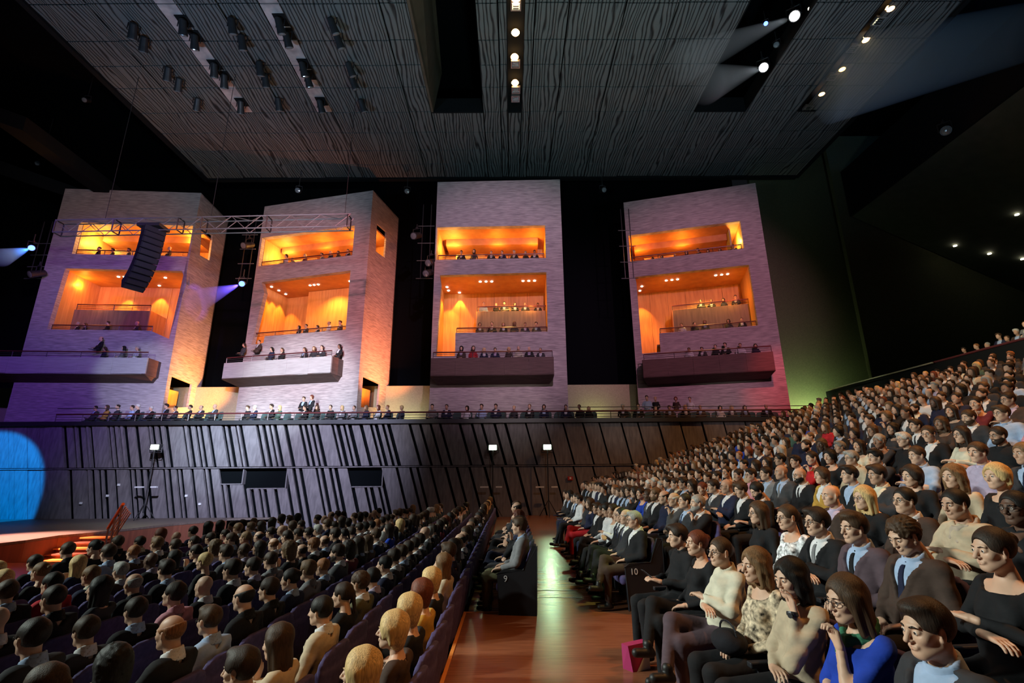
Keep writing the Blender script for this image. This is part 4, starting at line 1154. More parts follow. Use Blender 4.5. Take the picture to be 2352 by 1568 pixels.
# ---- hand: wrist at origin, fingers along +x, thumb towards +y, palm down
def hand_mesh(step, curl=.35):
    f = Fld((-.05, -.07, -.09), (.22, .09, .04), step)
    g = .0 if step < .006 else .002
    f.cap((-.03, 0, 0), (.012, 0, 0), .024, .025, .01)
    ln = (.036, .025, .019)
    for y, q in ((.031, .95), (.0105, 1.08), (-.0105, 1.0), (-.031, .82)):
        f.cap((.012, y * .6, 0), (.083, y, -.002), .0150, .0125, .012, g=g)
        p = np.array([.086, y, -.003]); a = curl * .6
        for i, l in enumerate(ln):
            d = np.array([math.cos(a), y * .9, -math.sin(a)]); d /= np.linalg.norm(d)
            nq = p + d * l * q
            f.cap(tuple(p), tuple(nq), .0092 - .0007 * i, .0086 - .0007 * i, .004, g=g); p = nq; a += curl
    f.cap((.020, .020, -.004), (.058, .050, -.012), .0155, .0115, .012, g=g); f.cap((.058, .050, -.012), (.090, .056, -.018), .0108, .0085, .005, g=g)
    return f.nets()

POSES = {
    # elbow, wrist, hand direction for left (+y) and right (-y) arm
    'lap': (((-.07, .265, .74), (.15, .10, .665), (.75, -.6, -.15)), ((-.07, -.265, .74), (.16, -.09, .655), (.75, .6, -.1))),
    'thigh': (((-.06, .275, .74), (.19, .16, .655), (1, -.1, -.1)), ((-.06, -.275, .74), (.19, -.15, .655), (1, .1, -.1))),
    'crossed': (((.01, .255, .78), (.135, -.04, .85), (.1, -1, .15)), ((.00, -.255, .77), (.155, .05, .79), (.1, 1, -.05))),
    'chin': (((.12, .15, .76), (.050, .045, .985), (.02, -.18, 1)), ((-.04, -.25, .74), (.13, -.02, .70), (.3, 1, .1))),
    'cheek': (((.12, .20, .76), (.0, .112, 1.02), (.0, -.16, 1)), ((-.02, -.25, .75), (.14, -.0, .69), (.3, 1, .1))),
    'phone': (((-.05, .25, .75), (.20, .09, .76), (.75, -.45, .25)), ((-.05, -.25, .75), (.20, -.09, .76), (.75, .45, .25))),
}
LEGS = {
    'down': (((.43, .115, .53), (.43, .12, .085), (.14, .02, 0)), ((.43, -.115, .53), (.45, -.12, .085), (.14, -.02, 0))),
    'cross': (((.43, .09, .52), (.44, .10, .085), (.14, 0, 0)), ((.44, -.03, .665), (.60, .17, .34), (.13, .03, .03))),
    'out': (((.43, .11, .52), (.55, .10, .085), (.14, .02, .02)), ((.43, -.11, .52), (.62, -.07, .085), (.14, .0, .02))),
}
class Figure:
    """builds the parts of one seated person: dictionary role -> (verts, quads)"""
    def __init__(g, male, arms, legs, top, lod, yaw=0, pitch=0, hv=0, fat=0.0, tie=True, neck='v', short=False):
        g.o = {}
        hs = {0: .0046, 1: .0108, 2: .021, 3: .038}[lod]; bs = {0: (.018 if short else .030), 1: .042, 2: .055, 3: .085}[lod]; cs = {0: .0135, 1: .029, 2: .044, 3: .078}[lod]
        sw = 1.0 if male else .88
        S = [(-.13, s * .165 * sw, 1.01) for s in (1, -1)]
        Nk = (-.125, 0, 1.06); H = np.array([-.066, 0, 1.222], np.float32)
        R = rotm(yaw, pitch)
        A = POSES[arms]; Lg = LEGS[legs]
        A = [tuple((p[0], p[1] * sw, p[2]) for p in a[:2]) + (a[2],) for a in A]
        g.H, g.R = H, R
        def torso(f, d, k=.05):
            f.ell((-.01, 0, .56), (.125 + fat, .165 + fat * .7, .115), k, g=d)
            f.ell((-.045, 0, .71), (.110 + fat * 1.2, .145 * (1 if male else .88) + fat, .15), k, g=d)
            f.ell((-.095, 0, .89), (.110 + fat * .6, .165 * sw + fat * .5, .17), k, g=d)
            f.cap((-.125, -.135 * sw, 1.005), (-.125, .135 * sw, 1.005), .058, .058, k, g=d)
            if not male:
                for s in (-1, 1): f.ell((-.010, s * .065, .885), (.050, .055, .055), .04, g=d)
        def arm(f, a, d, k=.03, frac=1.0):
            i = A.index(a); s = S[i]; e, w_, _ = a; t = .92 if male else .82
            f.cap(s, e, (.056) * t, .044 * t, k, g=d)
            if frac > .5:
                q = (frac - .5) * 2; w2 = tuple(e[j] + (w_[j] - e[j]) * q for j in range(3))
                f.cap(e, w2, .043 * t, (.043 - .014 * q) * t, k, g=d)
        def legs_(f, d, k=.03, frac=1.0):
            for i, (kn, an, ft) in enumerate(Lg):
                hp_ = (.0, .085 if i == 0 else -.085, .545)
                f.cap(hp_, kn, .090, .062, k, g=d)
                a2 = tuple(kn[j] + (an[j] - kn[j]) * frac for j in range(3))
                f.cap(kn, a2, .060, .042, k, g=d)
        # body: torso, limbs, neck in a coarse grid; head and hands in fine grids, one mesh
        hiz = 1.12
        f = Fld((-.30, -.40, .02), (.80, .40, 1.13 if arms not in ('chin', 'cheek') else 1.13), bs)
        dd = {0: -.014, 1: -.018, 2: -.03, 3: -.035}[lod]
        torso(f, dd); legs_(f, dd)
        for a in A: arm(f, a, .002 if short else dd)
        f.cap((-.125, 0, 1.0), (-.105, 0, 1.15), .058 * (1 if male else .9), .054 * (1 if male else .87), .04)
        if lod == 3: f.cut(lambda x, y, z: .50 - z, 0)
        parts = [f.nets()]
        hd = head_mesh(hs, male, hv)
        parts.append((xf(hd[0], R, H), hd[1]))
        hm = hand_mesh({0: .0052, 1: .0105, 2: .020, 3: .04}[lod], .45)
        hfist = hand_mesh({0: .0052, 1: .0105, 2: .020, 3: .04}[lod], 1.0) if arms == 'chin' else hm
        for i, a in enumerate(A):
            d = Vector(a[2]).normalized(); up = Vector((0, 0, 1))
            if arms in ('chin', 'cheek') and i == 0: up = Vector((-1, .3, .2))
            y = up.cross(d).normalized(); z = d.cross(y)
            Rm = np.array([[d.x, y.x, z.x], [d.y, y.y, z.y], [d.z, y.z, z.z]], np.float32)
            hx_ = hfist if i == 0 else hm; V = hx_[0].copy(); Qh = hx_[1]
            if i == 0: V[:, 1] *= -1; Qh = Qh[:, ::-1]     # thumb inward for the +y hand
            parts.append((xf(V, Rm, a[1]), Qh))
        g.o['body'] = cat_mesh(parts)
        # trousers
        f = Fld((-.20, -.26, .06), (.80, .26, .72), cs * 1.25)
        legs_(f, .008, frac=.93); f.ell((-.01, 0, .56), (.125 + fat, .165 + fat * .7, .115), .04, g=.006)
        g.o['trousers'] = f.nets()
        # shoes
        for i, (kn, an, ft) in enumerate(Lg):
            f = Fld((an[0] - .12, an[1] - .09, an[2] - .10), (an[0] + .26, an[1] + .11, an[2] + .10), {0: .011, 1: .018, 2: .03, 3: .04}[lod])
            z0 = an[2] - .045
            f.cap((an[0] - .035, an[1], z0), (an[0] + ft[0], an[1] + ft[1] * 1.5, z0 - .008 + ft[2]), .040, .040, .03)
            f.cap((an[0] - .01, an[1], an[2] - .03), (an[0] - .005, an[1], an[2] + .03), .042, .044, .02)
            f.cut(lambda x, y, z: (z0 - .036) - z, .004)
            g.o['shoe%d' % i] = f.nets()
        # top: suit jacket / shirt / sweater / dress
        z0 = .80
        f = Fld((-.33, -.40, .48), (.32, .40, 1.14), cs)
        dj = {'suit': .020, 'shirt': .014, 'sweater': .014, 'dress': .007}[top]
        torso(f, dj)
        for a in A: arm(f, a, dj * .8, frac=.70 if short and False else (.55 if short else .95))
        r_ = (slice(None),) * 3; x, y, z = f.grid(r_)
        if lod < 2:   # soft folds
            f.f += ((.0055 if top in ('suit', 'dress') else .009) * np.sin(42 * z + 9 * y + 6 * x + 2 * np.sin(17 * y)) * np.sin(25 * y + 30 * x)).astype(np.float32)
        if top == 'suit':
            if lod < 2:
                lap = np.minimum(np.abs(np.abs(y) - (z - z0) * .40 - .022) - .020, np.abs(np.abs(y) - .02) * 9 + 99)
                f.f = np.where((lap < 0) & (x > -.07) & (z > z0 - .01) & (z < 1.03), f.f - .009, f.f)
            f.cut(lambda x, y, z: -np.maximum(np.maximum((np.abs(y) - (z - z0) * .40) * .93, z0 - z), -(x + .085)), 0)
        elif neck == 'wide':
            f.cut(lambda x, y, z: -(np.sqrt(((x + .07) / 1.0) ** 2 + (y / 1.25) ** 2 + ((z - 1.07) / 1.0) ** 2) - .105), .01)
        f.cut(lambda x, y, z: z - 1.10 + .0 * x, .01)
        f.cut(lambda x, y, z: .50 - z + 0 * x, .0)
        f.cap((-.125, 0, 1.02), (-.10, 0, 1.16), .066 * (1 if male else .9), .062, 0, 'sub')
        g.o['top'] = f.nets()
        if top in ('suit', 'shirt'):
            if top == 'suit':
                f = Fld((-.13, -.12, .72), (.10, .12, 1.09), cs * .8)
                torso(f, .004); f.cut(lambda x, y, z: (z0 - .05) - z, 0); f.cut(lambda x, y, z: np.abs(y) - .105, 0)
                f.cut(lambda x, y, z: -.10 - x, 0)
                g.o['shirt'] = f.nets()
            f = Fld((-.24, -.11, 1.0), (.02, .11, 1.135), {0: .009, 1: .0135, 2: .02, 3: .04}[lod])
            ra = .060 * (1 if male else .9)
            def ring(x, y, z):
                cx_ = -.125 + (z - 1.0) * .14
                rr = np.sqrt((x - cx_) ** 2 + y ** 2)
                zt_ = 1.115 - .035 * np.clip((x + .125) / .06, -1, 1)
                lo_ = 1.02 - .02 * np.clip((x + .125) / .06, -1, 1)
                return np.maximum(np.maximum(np.abs(rr - ra - .006 - (zt_ - z) * .18) - .0085, z - zt_), lo_ - z)
            xx, yy, zz = f.grid(r_); f.f = ring(xx, yy, zz).astype(np.float32) + np.zeros_like(f.f)
            g.o['collar'] = f.nets()
            if tie and top == 'suit' and lod < 2:
                f = Fld((-.11, -.04, .74), (.10, .04, 1.07), cs * .55)
                torso(f, .013); f.cut(lambda x, y, z: np.abs(y) - (.017 + (1.03 - z) * .06), 0); f.cut(lambda x, y, z: (z0 - .03) - z, 0); f.cut(lambda x, y, z: -.09 - x, 0)
                f.cut(lambda x, y, z: z - 1.03, 0)
                f.cap((-.052, 0, 1.045), (-.046, 0, 1.020), .017, .012, .006)
                g.o['tie'] = f.nets()
MESH = {}
def cached(key, fn, name, mats):
    if key not in MESH:
        r = fn()
        if isinstance(r, bpy.types.Mesh):
            r.name = name
            if not r.materials: [r.materials.append(q) for q in mats]
            MESH[key] = r
        else: MESH[key] = fast_mesh(name, r[0], r[1], True, mats)
    return MESH[key]
FIGS = {}
def figure(key, lod):
    """key = (male, arms, legs, top, yaw, pitch, hv, fat, tie, neck, short)"""
    k = (key, lod)
    if k not in FIGS:
        male, arms, legs, top, yaw, pitch, hv, fat, tie, neck, short = key
        FIGS[k] = (Figure(male, arms, legs, top, lod, yaw, pitch, hv, fat, tie, neck, short), len(FIGS))
    return FIGS[k]
ROLE = {'body': ('body', 'skin'), 'trousers': ('trousers', 'cloth'), 'shoe0': ('shoe', 'plain'), 'shoe1': ('shoe', 'plain'), 'top': (None, 'cloth'),
        'shirt': ('shirt', 'cloth'), 'collar': ('shirt_collar', 'cloth'), 'tie': ('tie', 'cloth')}
TOPNAME = {'suit': 'jacket', 'shirt': 'shirt', 'sweater': 'sweater', 'dress': 'blouse'}
def make_person(loc, rz, key, lod, col, hair=('short', (.03, .02, .015)), glasses=False, beard=False, floral=False, label=None, group=None, scale=1.0, skirt=False, faces=True):
    fig, idx = figure(key, lod)
    male, arms, legs, top = key[:4]
    root = empty('person', loc, rz, label=label, cat='person', group=group)
    root.scale = (scale,) * 3
    for role, (V, Q) in fig.o.items():
        if len(V) == 0: continue
        nm, mt = ROLE[role]
        if role == 'top': nm = TOPNAME[top]; mt = 'floral' if floral else 'cloth'
        me = cached(('fig', idx, role, mt), lambda: (V, Q), nm, [M[mt]])
        c = {'body': col['skin'], 'trousers': col['trousers'], 'shoe0': col.get('shoe', (.01, .01, .01)), 'shoe1': col.get('shoe', (.01, .01, .01)), 'top': col['top'],
             'shirt': col.get('shirt', (.6, .6, .62)), 'collar': col.get('shirt', (.6, .6, .62)) if top == 'suit' else col['top'], 'tie': col.get('tie', (.03, .03, .05))}[role]
        link(nm, me, None, root, c)
    T = Matrix.Translation(Vector([float(q) for q in fig.H])) @ Matrix([list(map(float, r)) for r in fig.R]).to_4x4()
    def put(name, me, c=None):
        o = link(name, me, None, root, c); o.matrix_local = T; return o
    hk, hc = hair
    hs = {0: .0065, 1: .011, 2: .020}[lod]
    if hk != 'none':
        put('hair', cached(('hair', hk, lod), lambda: hair_mesh(hk, hs), 'hair', [M['hair']]), hc)
    if beard: put('beard', cached(('beard', lod), lambda: beard_mesh(max(hs, .006)), 'beard', [M['hair']]), hc)
    if glasses and lod < 2: put('glasses', cached('glasses', glasses_mesh, 'glasses', [M['metal_dark']]))
    if faces and lod < 2:
        for s in (1, -1):
            put('eyebrow', cached(('brow', s, male), lambda: brow_mesh(s, male), 'eyebrow', [M['plain']]), tuple(q * .7 for q in hc))
            put('eye', cached(('eye', s), lambda: eye_mesh(s), 'eye', []))
        if lod == 0: put('lips', cached('lips', lips_mesh, 'lips', [M['plain']]), tuple(a * b for a, b in zip(col['skin'], (.88, .62, .60))))
    return root

# ================================================================== seats
def seat_parts(step=.022):
    o = {}
    # local frame as for people: forward +x, origin on the floor below the hips
    f = Fld((-.36, -.28, .30), (-.02, .28, 1.0), step)
    x, y, z = f.grid((slice(None),) * 3)
    # curved, slightly reclined shell with rounded shoulders
    xc = -.215 - (z - .45) * .16 + .55 * y * y
    hw = .262 - .02 * (z > .8) * (z - .8)
    qy = np.maximum(np.abs(y) - (hw - .16), 0); qz = np.maximum(z - (.965 - .16), 0)
    d2 = np.sqrt(qy ** 2 + qz ** 2) - .16
    d2 = np.maximum(np.where(z < .77, np.abs(y) - hw, d2), .34 - z)
    thick = .040 - .012 * (z > .8)
    d = np.maximum(np.abs(x - xc) - thick, d2)
    f.f = (d + np.zeros_like(f.f)).astype(np.float32)
    o['backrest'] = f.nets()
    f = Fld((-.24, -.26, .30), (.30, .26, .50), step)
    x, y, z = f.grid((slice(None),) * 3)
    q = np.sqrt(np.maximum(np.abs(x - .03) - .19, 0) ** 2 + np.maximum(np.abs(y) - .18, 0) ** 2 + np.maximum(np.abs(z - .40) - .02, 0) ** 2) - .045
    f.f = (q + np.zeros_like(f.f)).astype(np.float32)
    o['seat_cushion'] = f.nets()
    return o
SP = seat_parts()
SP2 = seat_parts(.09)
seat_me = {k: fast_mesh(k, v[0], v[1], True, [M['seat']]) for k, v in SP.items()}
arm_me = MB().box((-.22, -.30, .60), (.16, -.24, .64)).box((-.20, -.285, .30), (.10, -.255, .60)).mesh('armrest', False, .01); arm_me.materials.append(M['seat_black'])
post_me = MB().box((-.10, -.22, 0), (.06, -.17, .36)).box((-.10, .17, 0), (.06, .22, .36)).mesh('seat_base'); post_me.materials.append(M['seat_black'])
side_me = MB().prism([Vector((-.34, 0, .02)), Vector((.20, 0, .02)), Vector((.22, 0, .60)), (Vector((.16, 0, .64))), Vector((-.16, 0, .66)), Vector((-.30, 0, .98)), Vector((-.37, 0, .98))], (0, .05, 0)).mesh('side_panel', False, .008)
side_me.materials.append(M['seat_black'])
green_me = {k: me.copy() for k, me in seat_me.items()}
for me in green_me.values(): me.materials[0] = M['seat_green']
def make_seat(loc, rz, label, group, end=0, number=None, green=False):
    root = empty('theatre_seat', loc, rz, label=label, cat='seat', group=group)
    for k, me in (green_me if green else seat_me).items(): link(k, me, None, root)
    link('armrest', arm_me, None, root); link('seat_base', post_me, None, root)
    if end:
        o = link('side_panel', side_me, None, root); o.location = (0, .27 if end > 0 else -.32, 0)
        if number:
            cu = bpy.data.curves.new('number', 'FONT'); cu.body = number; cu.size = .12; cu.extrude = .002; cu.align_x = 'CENTER'
            t_ = bpy.data.objects.new('t', cu); COL.objects.link(t_); bpy.context.view_layer.update()
            me = bpy.data.meshes.new_from_object(t_.evaluated_get(bpy.context.evaluated_depsgraph_get()))
            bpy.data.objects.remove(t_); me.materials.clear(); me.materials.append(M['white_mark'])
            n_ = link('number', me, None, o)
            n_.matrix_local = Matrix.Translation((.10, .055 if end > 0 else -.004, .50)) @ (Matrix.Rotation(math.pi, 4, 'Z') if end > 0 else Matrix.Identity(4)) @ Matrix.Rotation(math.pi / 2, 4, 'X')
            n_['label'] = 'white numeral ' + number
    return root

# ================================================================== the audience
rnd = random.Random(11)
SK = {'pale': (.60, .37, .26), 'tan': (.48, .28, .19), 'brown': (.28, .15, .095), 'dark': (.12, .065, .045)}
HC = {'black': (.010, .008, .007), 'dark brown': (.026, .015, .010), 'brown': (.058, .031, .016), 'red-brown': (.13, .035, .018), 'light brown': (.17, .095, .045), 'blonde': (.55, .38, .17), 'grey': (.30, .29, .27), 'white': (.5, .49, .46), 'ginger': (.28, .11, .04)}
TC = {'black': (.012, .012, .014), 'charcoal': (.035, .035, .04), 'navy': (.014, .018, .045), 'brown': (.055, .035, .028), 'dark grey': (.055, .055, .06), 'white': (.62, .62, .64), 'light blue': (.32, .42, .60),
      'beige': (.46, .37, .26), 'grey': (.18, .18, .19), 'red': (.42, .02, .03), 'pink': (.55, .25, .30), 'maroon': (.12, .02, .03), 'mustard': (.45, .26, .05), 'royal blue': (.015, .05, .38), 'olive': (.10, .095, .05), 'cream': (.60, .56, .44), 'purple': (.085, .058, .072), 'green': (.06, .11, .08), 'lilac': (.42, .36, .50)}
HK = {'short': 'short-haired', 'side': 'side-parted', 'crop': 'crop-haired', 'bald': 'balding', 'none': 'bald', 'quiff': 'quiff-haired', 'long': 'long-haired', 'bob': 'bob-haired', 'curly': 'curly-haired', 'tail': 'ponytailed', 'bun': 'bun-haired', 'wavy': 'wavy-haired', 'curlyshort': 'curly-haired'}
PROTO = []      # shared mid-distance figures
for i in range(14):
    male = i % 7 not in (1, 3, 5)
    arms = ['lap', 'crossed', 'thigh', 'chin', 'lap', 'thigh', 'crossed'][i % 7]
    lg = ['down', 'cross', 'down', 'out', 'down', 'down', 'cross'][(i * 3) % 7]
    top = ['suit', 'dress', 'suit', 'sweater', 'shirt', 'suit' if i > 7 else 'dress', 'suit'][i % 7]
    PROTO.append((male, arms, lg, top, [.0, .22, -.2, .1, -.12, .3, -.05][i % 7], [.02, .06, -.03, .1, .0, .05, .12][(i * 2) % 7], i % 4, [0, 0, .02, 0, .01, 0, .03][i % 7], i % 3 != 0, 'wide' if not male else 'v', False))
def rand_look(r):
    p = r.choice(PROTO[:14]); male, top = p[0], p[3]
    sk = SK[r.choices(['pale', 'tan', 'brown', 'dark'], [14, 8, 1.2, .6])[0]]
    if male:
        hk = r.choices(['short', 'side', 'crop', 'bald', 'quiff', 'none', 'curlyshort'], [8, 6, 4, 2, 4, 1, 1])[0]
        hn = r.choices(['black', 'dark brown', 'brown', 'grey', 'light brown', 'white', 'ginger'], [4, 8, 5, 3, 1, 1, .5])[0]
    else:
        hk = r.choices(['long', 'bob', 'wavy', 'tail', 'bun', 'curly'], [6, 3, 3, 3, 2, 1.5])[0]
        hn = r.choices(['black', 'dark brown', 'brown', 'red-brown', 'light brown', 'blonde', 'grey'], [3, 7, 5, 2, 3, 5, .5])[0]
    if top == 'suit': tn = r.choices(['black', 'charcoal', 'navy', 'brown', 'dark grey', 'grey', 'beige'], [14, 7, 5, 2, 2, .7, .3])[0]
    elif top == 'shirt': tn = r.choices(['white', 'light blue', 'black', 'pink', 'navy', 'lilac', 'grey'], [4, 3, 5, .6, 2, .6, 1])[0]
    else: tn = r.choices(['black', 'charcoal', 'navy', 'maroon', 'beige', 'red', 'grey', 'white', 'brown', 'cream', 'mustard', 'green', 'royal blue'], [14, 6, 5, 1.2, 1, .6, 1.4, 1.2, 2, .8, .4, .6, .4])[0]
    tr = r.choices(['black', 'charcoal', 'navy', 'brown', 'dark grey'], [8, 5, 4, 2, 3])[0]
    sh = r.choices(['white', 'light blue', 'cream', 'lilac'], [8, 4, 1, 1])[0]
    return dict(key=p, skin=sk, hk=hk, hn=hn, tn=tn, tr=tr, sh=sh, tie=r.choice(['navy', 'charcoal', 'maroon', 'grey', 'light blue']), glasses=r.random() < .22, beard=male and r.random() < .07)
def describe(d):
    who = 'man' if d['key'][0] else 'woman'
    what = {'suit': '%s jacket over %s shirt' % (d['tn'], d['sh']), 'shirt': d['tn'] + ' shirt', 'sweater': d['tn'] + ' sweater', 'dress': d['tn'] + ' blouse'}[d['key'][3]]
    hair = HK[d['hk']] if d['hk'] == 'none' else '%s-%s' % (d['hn'].replace(' ', '-'), HK[d['hk']])
    hair = {'none': 'bald'}.get(d['hk'], '%s %s' % (HK[d['hk']], d['hn']))
    return '%s %s in %s' % (hair, who, what)
def K(male, arms='lap', legs='down', top='suit', yaw=0., pitch=0., hv=0, fat=0., tie=True, neck='v', short=False):
    return (male, arms, legs, top, yaw, pitch, hv, fat, tie, neck, short)
# people singled out: (block, row, y): look, label
H = {}
def hero(blk, row, y, key, hk, hn, tn, tr='black', sh='white', tie='navy', skin='pale', glasses=False, beard=False, label='', lod=0, **k):
    H.setdefault((blk, row), []).append(dict(y=y, key=key, hk=hk, hn=hn, tn=tn, tr=tr, sh=sh, tie=tie, skin=SK[skin], glasses=glasses, beard=beard, label=label, lod=lod, **k))
R0 = ('R', 0)
hero('R', 0, 2.52, K(True, 'lap', 'down', 'suit', -.05, .10, 1, 0, False), 'quiff', 'dark brown', 'charcoal', sh='light blue', label='young man with dark hair, dark jacket and open pale blue collar, nearest the camera')
hero('R', 0, 3.08, K(False, 'chin', 'down', 'dress', -.05, .16, 0, .02, False, 'wide', True), 'long', 'brown', 'royal blue', glasses=True, label='woman in royal blue dress and green scarf resting chin on her hand', scarf=(.04, .16, .09))
hero('R', 0, 3.66, K(False, 'cheek', 'down', 'sweater', .10, .14, 2, 0), 'wavy', 'black', 'beige', label='dark-haired woman in beige top with watch, cheek leaning on her hand', watch=True)
hero('R', 0, 4.16, K(False, 'lap', 'down', 'dress', .05, .04, 1, 0, False, 'wide'), 'wavy', 'light brown', 'beige', floral=True, label='woman with wavy light brown hair, patterned blouse and dark bag on lap', bag=True)
hero('R', 0, 4.83, K(False, 'crossed', 'cross', 'shirt', .12, -.02, 3, .03, False), 'tail', 'brown', 'cream', tr='purple', glasses=True, label='woman in rumpled cream jacket with glasses, legs crossed in purple trousers')
hero('R', 0, 5.42, K(False, 'lap', 'cross', 'dress', .0, -.04, 0, .01, False, 'wide'), 'bun', 'red-brown', 'black', label='woman with pinned red-brown hair and black wide-necked top')
hero('R', 0, 6.031, K(True, 'phone', 'down', 'shirt', -.02, .05, 2, .01), 'side', 'dark brown', 'black', label='man in black shirt holding a phone beside the seat marked 10', phone=True)
hero('R', 0, 8.08, K(True, 'lap', 'cross', 'suit', .05, .02, 3, .03, False), 'side', 'grey', 'black', tr='brown', glasses=True, label='grey-haired old man with glasses, black jacket, legs crossed into the aisle')
hero('R', 0, 8.64, K(True, 'lap', 'cross', 'suit', .0, .0, 1, .02), 'bald', 'grey', 'charcoal', label='balding grey man in charcoal suit second from the front row gap', lod=1)
hero('R', 0, 9.2, K(True, 'thigh', 'cross', 'suit', -.05, .0, 0, .0), 'none', 'grey', 'black', label='bald man in black suit third from the front row gap', lod=1)
hero('R', 0, 9.0, K(True, 'lap', 'cross', 'suit', .05, .05, 2, 0), 'crop', 'black', 'black', glasses=True, label='man with glasses and black suit in the aisle front row', lod=1)
hero('R', 0, 10.32, K(True, 'thigh', 'cross', 'shirt', .1, .35, 1, 0), 'short', 'black', 'white', label='young man in white shirt looking down in the aisle front row', lod=1)
hero('R', 0, 14.5, K(True, 'lap', 'out', 'shirt', .0, .0, 1, 0), 'short', 'dark brown', 'white', label='man in bright white shirt far along the aisle front row', lod=1)
hero('R', 0, 12.5, K(False, 'lap', 'cross', 'dress', .0, .0, 1, 0, False, 'wide'), 'long', 'brown', 'navy', tr='red', label='woman with red skirt in the aisle front row', lod=1)
hero('R', 1, 3.12, K(False, 'crossed', 'down', 'dress', -.15, .06, 1, .02, False, 'wide'), 'bun', 'dark brown', 'black', label='woman with dark hair tied back and black top, arms folded, second row')
hero('R', 1, 3.8, K(True, 'lap', 'down', 'suit', -.0, .38, 2, .02), 'curlyshort', 'brown', 'brown', sh='light blue', tie='navy', label='big man in brown suit and blue tie looking down at his lap')
hero('R', 1, 4.34, K(True, 'lap', 'down', 'suit', .0, .04, 1, 0), 'quiff', 'brown', 'purple', sh='light blue', tie='black', label='young man in grey-purple suit with black tie, swept brown hair')
hero('R', 1, 4.86, K(True, 'crossed', 'down', 'suit', .0, .0, 0, 0), 'side', 'dark brown', 'black', sh='white', tie='grey', glasses=True, label='man with glasses, black suit and grey tie, arms folded')
hero('R', 1, 5.36, K(False, 'lap', 'down', 'dress', .0, .04, 3, 0, False, 'wide'), 'tail', 'brown', 'white', glasses=True, floral=True, label='woman with glasses and black and white patterned top')
hero('R', 1, 5.98, K(False, 'lap', 'down', 'dress', .0, .0, 1, 0, False), 'long', 'brown', 'black', glasses=True, label='long-haired woman with glasses in a plain black blouse, second row')
hero('R', 1, 7.9, K(True, 'chin', 'down', 'suit', .0, -.08, 2, 0, False), 'short', 'grey', 'black', beard=True, label='bearded man in black jacket with fist raised to his chin', lod=1)
hero('R', 1, 8.46, K(True, 'lap', 'down', 'suit', .05, -.05, 2, .02), 'crop', 'dark brown', 'charcoal', sh='light blue', label='stocky man in charcoal suit beside the bearded man', lod=1)
hero('R', 1, 9.02, K(True, 'chin', 'down', 'suit', .05, 0, 0, 0), 'bald', 'white', 'dark grey', glasses=True, label='balding man with glasses and loose white collar, second row', lod=1)
hero('R', 2, 3.88, K(True, 'lap', 'down', 'sweater', .1, .0, 1, 0), 'crop', 'black', 'black', skin='dark', glasses=True, label='man with bright glasses and brown scarf at the near end of the third row', scarf=(.12, .06, .04))
hero('R', 2, 4.4, K(True, 'crossed', 'down', 'sweater', .0, .12, 0, .01), 'crop', 'black', 'beige', skin='tan', label='man in beige sweater with loose striped scarf, arms folded', scarf=(.42, .34, .27))
hero('R', 2, 4.96, K(True, 'lap', 'down', 'suit', .05, -.04, 1, .02), 'crop', 'black', 'brown', glasses=True, label='crop-haired man with glasses and brown jacket behind the brown-suited man', lod=0)
hero('R', 2, 5.52, K(False, 'lap', 'down', 'sweater', .05, .0, 2, 0), 'long', 'blonde', 'black', glasses=True, label='blonde long-haired woman with glasses in black, third row')
hero('R', 2, 6.09, K(True, 'lap', 'down', 'suit', .0, .0, 2, .02, False), 'none', 'brown', 'brown', sh='lilac', label='bald man in brown jacket with pale lilac shirt, third row')
hero('R', 2, 7.9, K(True, 'phone', 'down', 'suit', .0, .45, 1, 0), 'short', 'black', 'black', beard=True, label='dark-bearded man bent over looking down at his hands', lod=1)
hero('R', 2, 8.46, K(True, 'lap', 'down', 'suit', .0, .25, 0, 0, False), 'side', 'brown', 'black', label='brown-haired man in black jacket looking down, third row', lod=1)
hero('R', 3, 4.95, K(False, 'lap', 'down', 'dress', .0, .0, 3, .02, False, 'wide'), 'bob', 'blonde', 'black', label='blonde bob-haired woman in black, near end of the fourth row', lod=0)
hero('R', 3, 5.44, K(False, 'lap', 'down', 'dress', .1, .05, 0, 0, False, 'wide'), 'wavy', 'light brown', 'beige', label='woman with wavy light hair and beige blouse, fourth row', lod=0)
hero('R', 3, 6, K(False, 'lap', 'down', 'dress', .0, .05, 1, 0, False), 'bob', 'dark brown', 'black', label='dark bob-haired woman in black, fourth row', lod=1)
hero('R', 3, 7.75, K(False, 'lap', 'down', 'suit', .0, .0, 1, 0, False), 'bob', 'brown', 'mustard', label='woman with cropped brown hair in mustard yellow jacket', lod=1)
hero('R', 3, 8.33, K(True, 'lap', 'down', 'suit', .0, .0, 1, 0), 'none', 'black', 'black', tie='black', glasses=True, beard=True, label='bald bearded man with glasses, black suit and tie', lod=1)
hero('R', 4, 7.03, K(True, 'crossed', 'down', 'shirt', .0, .08, 2, .05, False, 'v', True), 'short', 'brown', 'light blue', label='heavy young man in short-sleeved pale blue shirt, arms folded', lod=0)
hero('R', 4, 6.1, K(True, 'lap', 'down', 'shirt', .1, .0, 1, .0), 'short', 'brown', 'lilac', label='young man in lilac shirt behind the blonde bob-haired woman', lod=1)
hero('R', 4, 7.84, K(True, 'chin', 'down', 'suit', .0, .05, 1, .0), 'quiff', 'black', 'charcoal', sh='light blue', label='dark-haired man in charcoal suit with raised hand', lod=1)
hero('R', 4, 8.4, K(True, 'lap', 'down', 'suit', .0, .0, 0, .0, False), 'side', 'grey', 'beige', sh='olive' if False else 'cream', glasses=True, label='grey-haired man in beige jacket with glasses', lod=1)
hero('R', 5, 7.3, K(False, 'crossed', 'down', 'dress', .0, .0, 1, 0, False, 'wide'), 'long', 'dark brown', 'cream', glasses=True, label='long dark-haired woman with glasses and cream blouse, sixth row', lod=1)
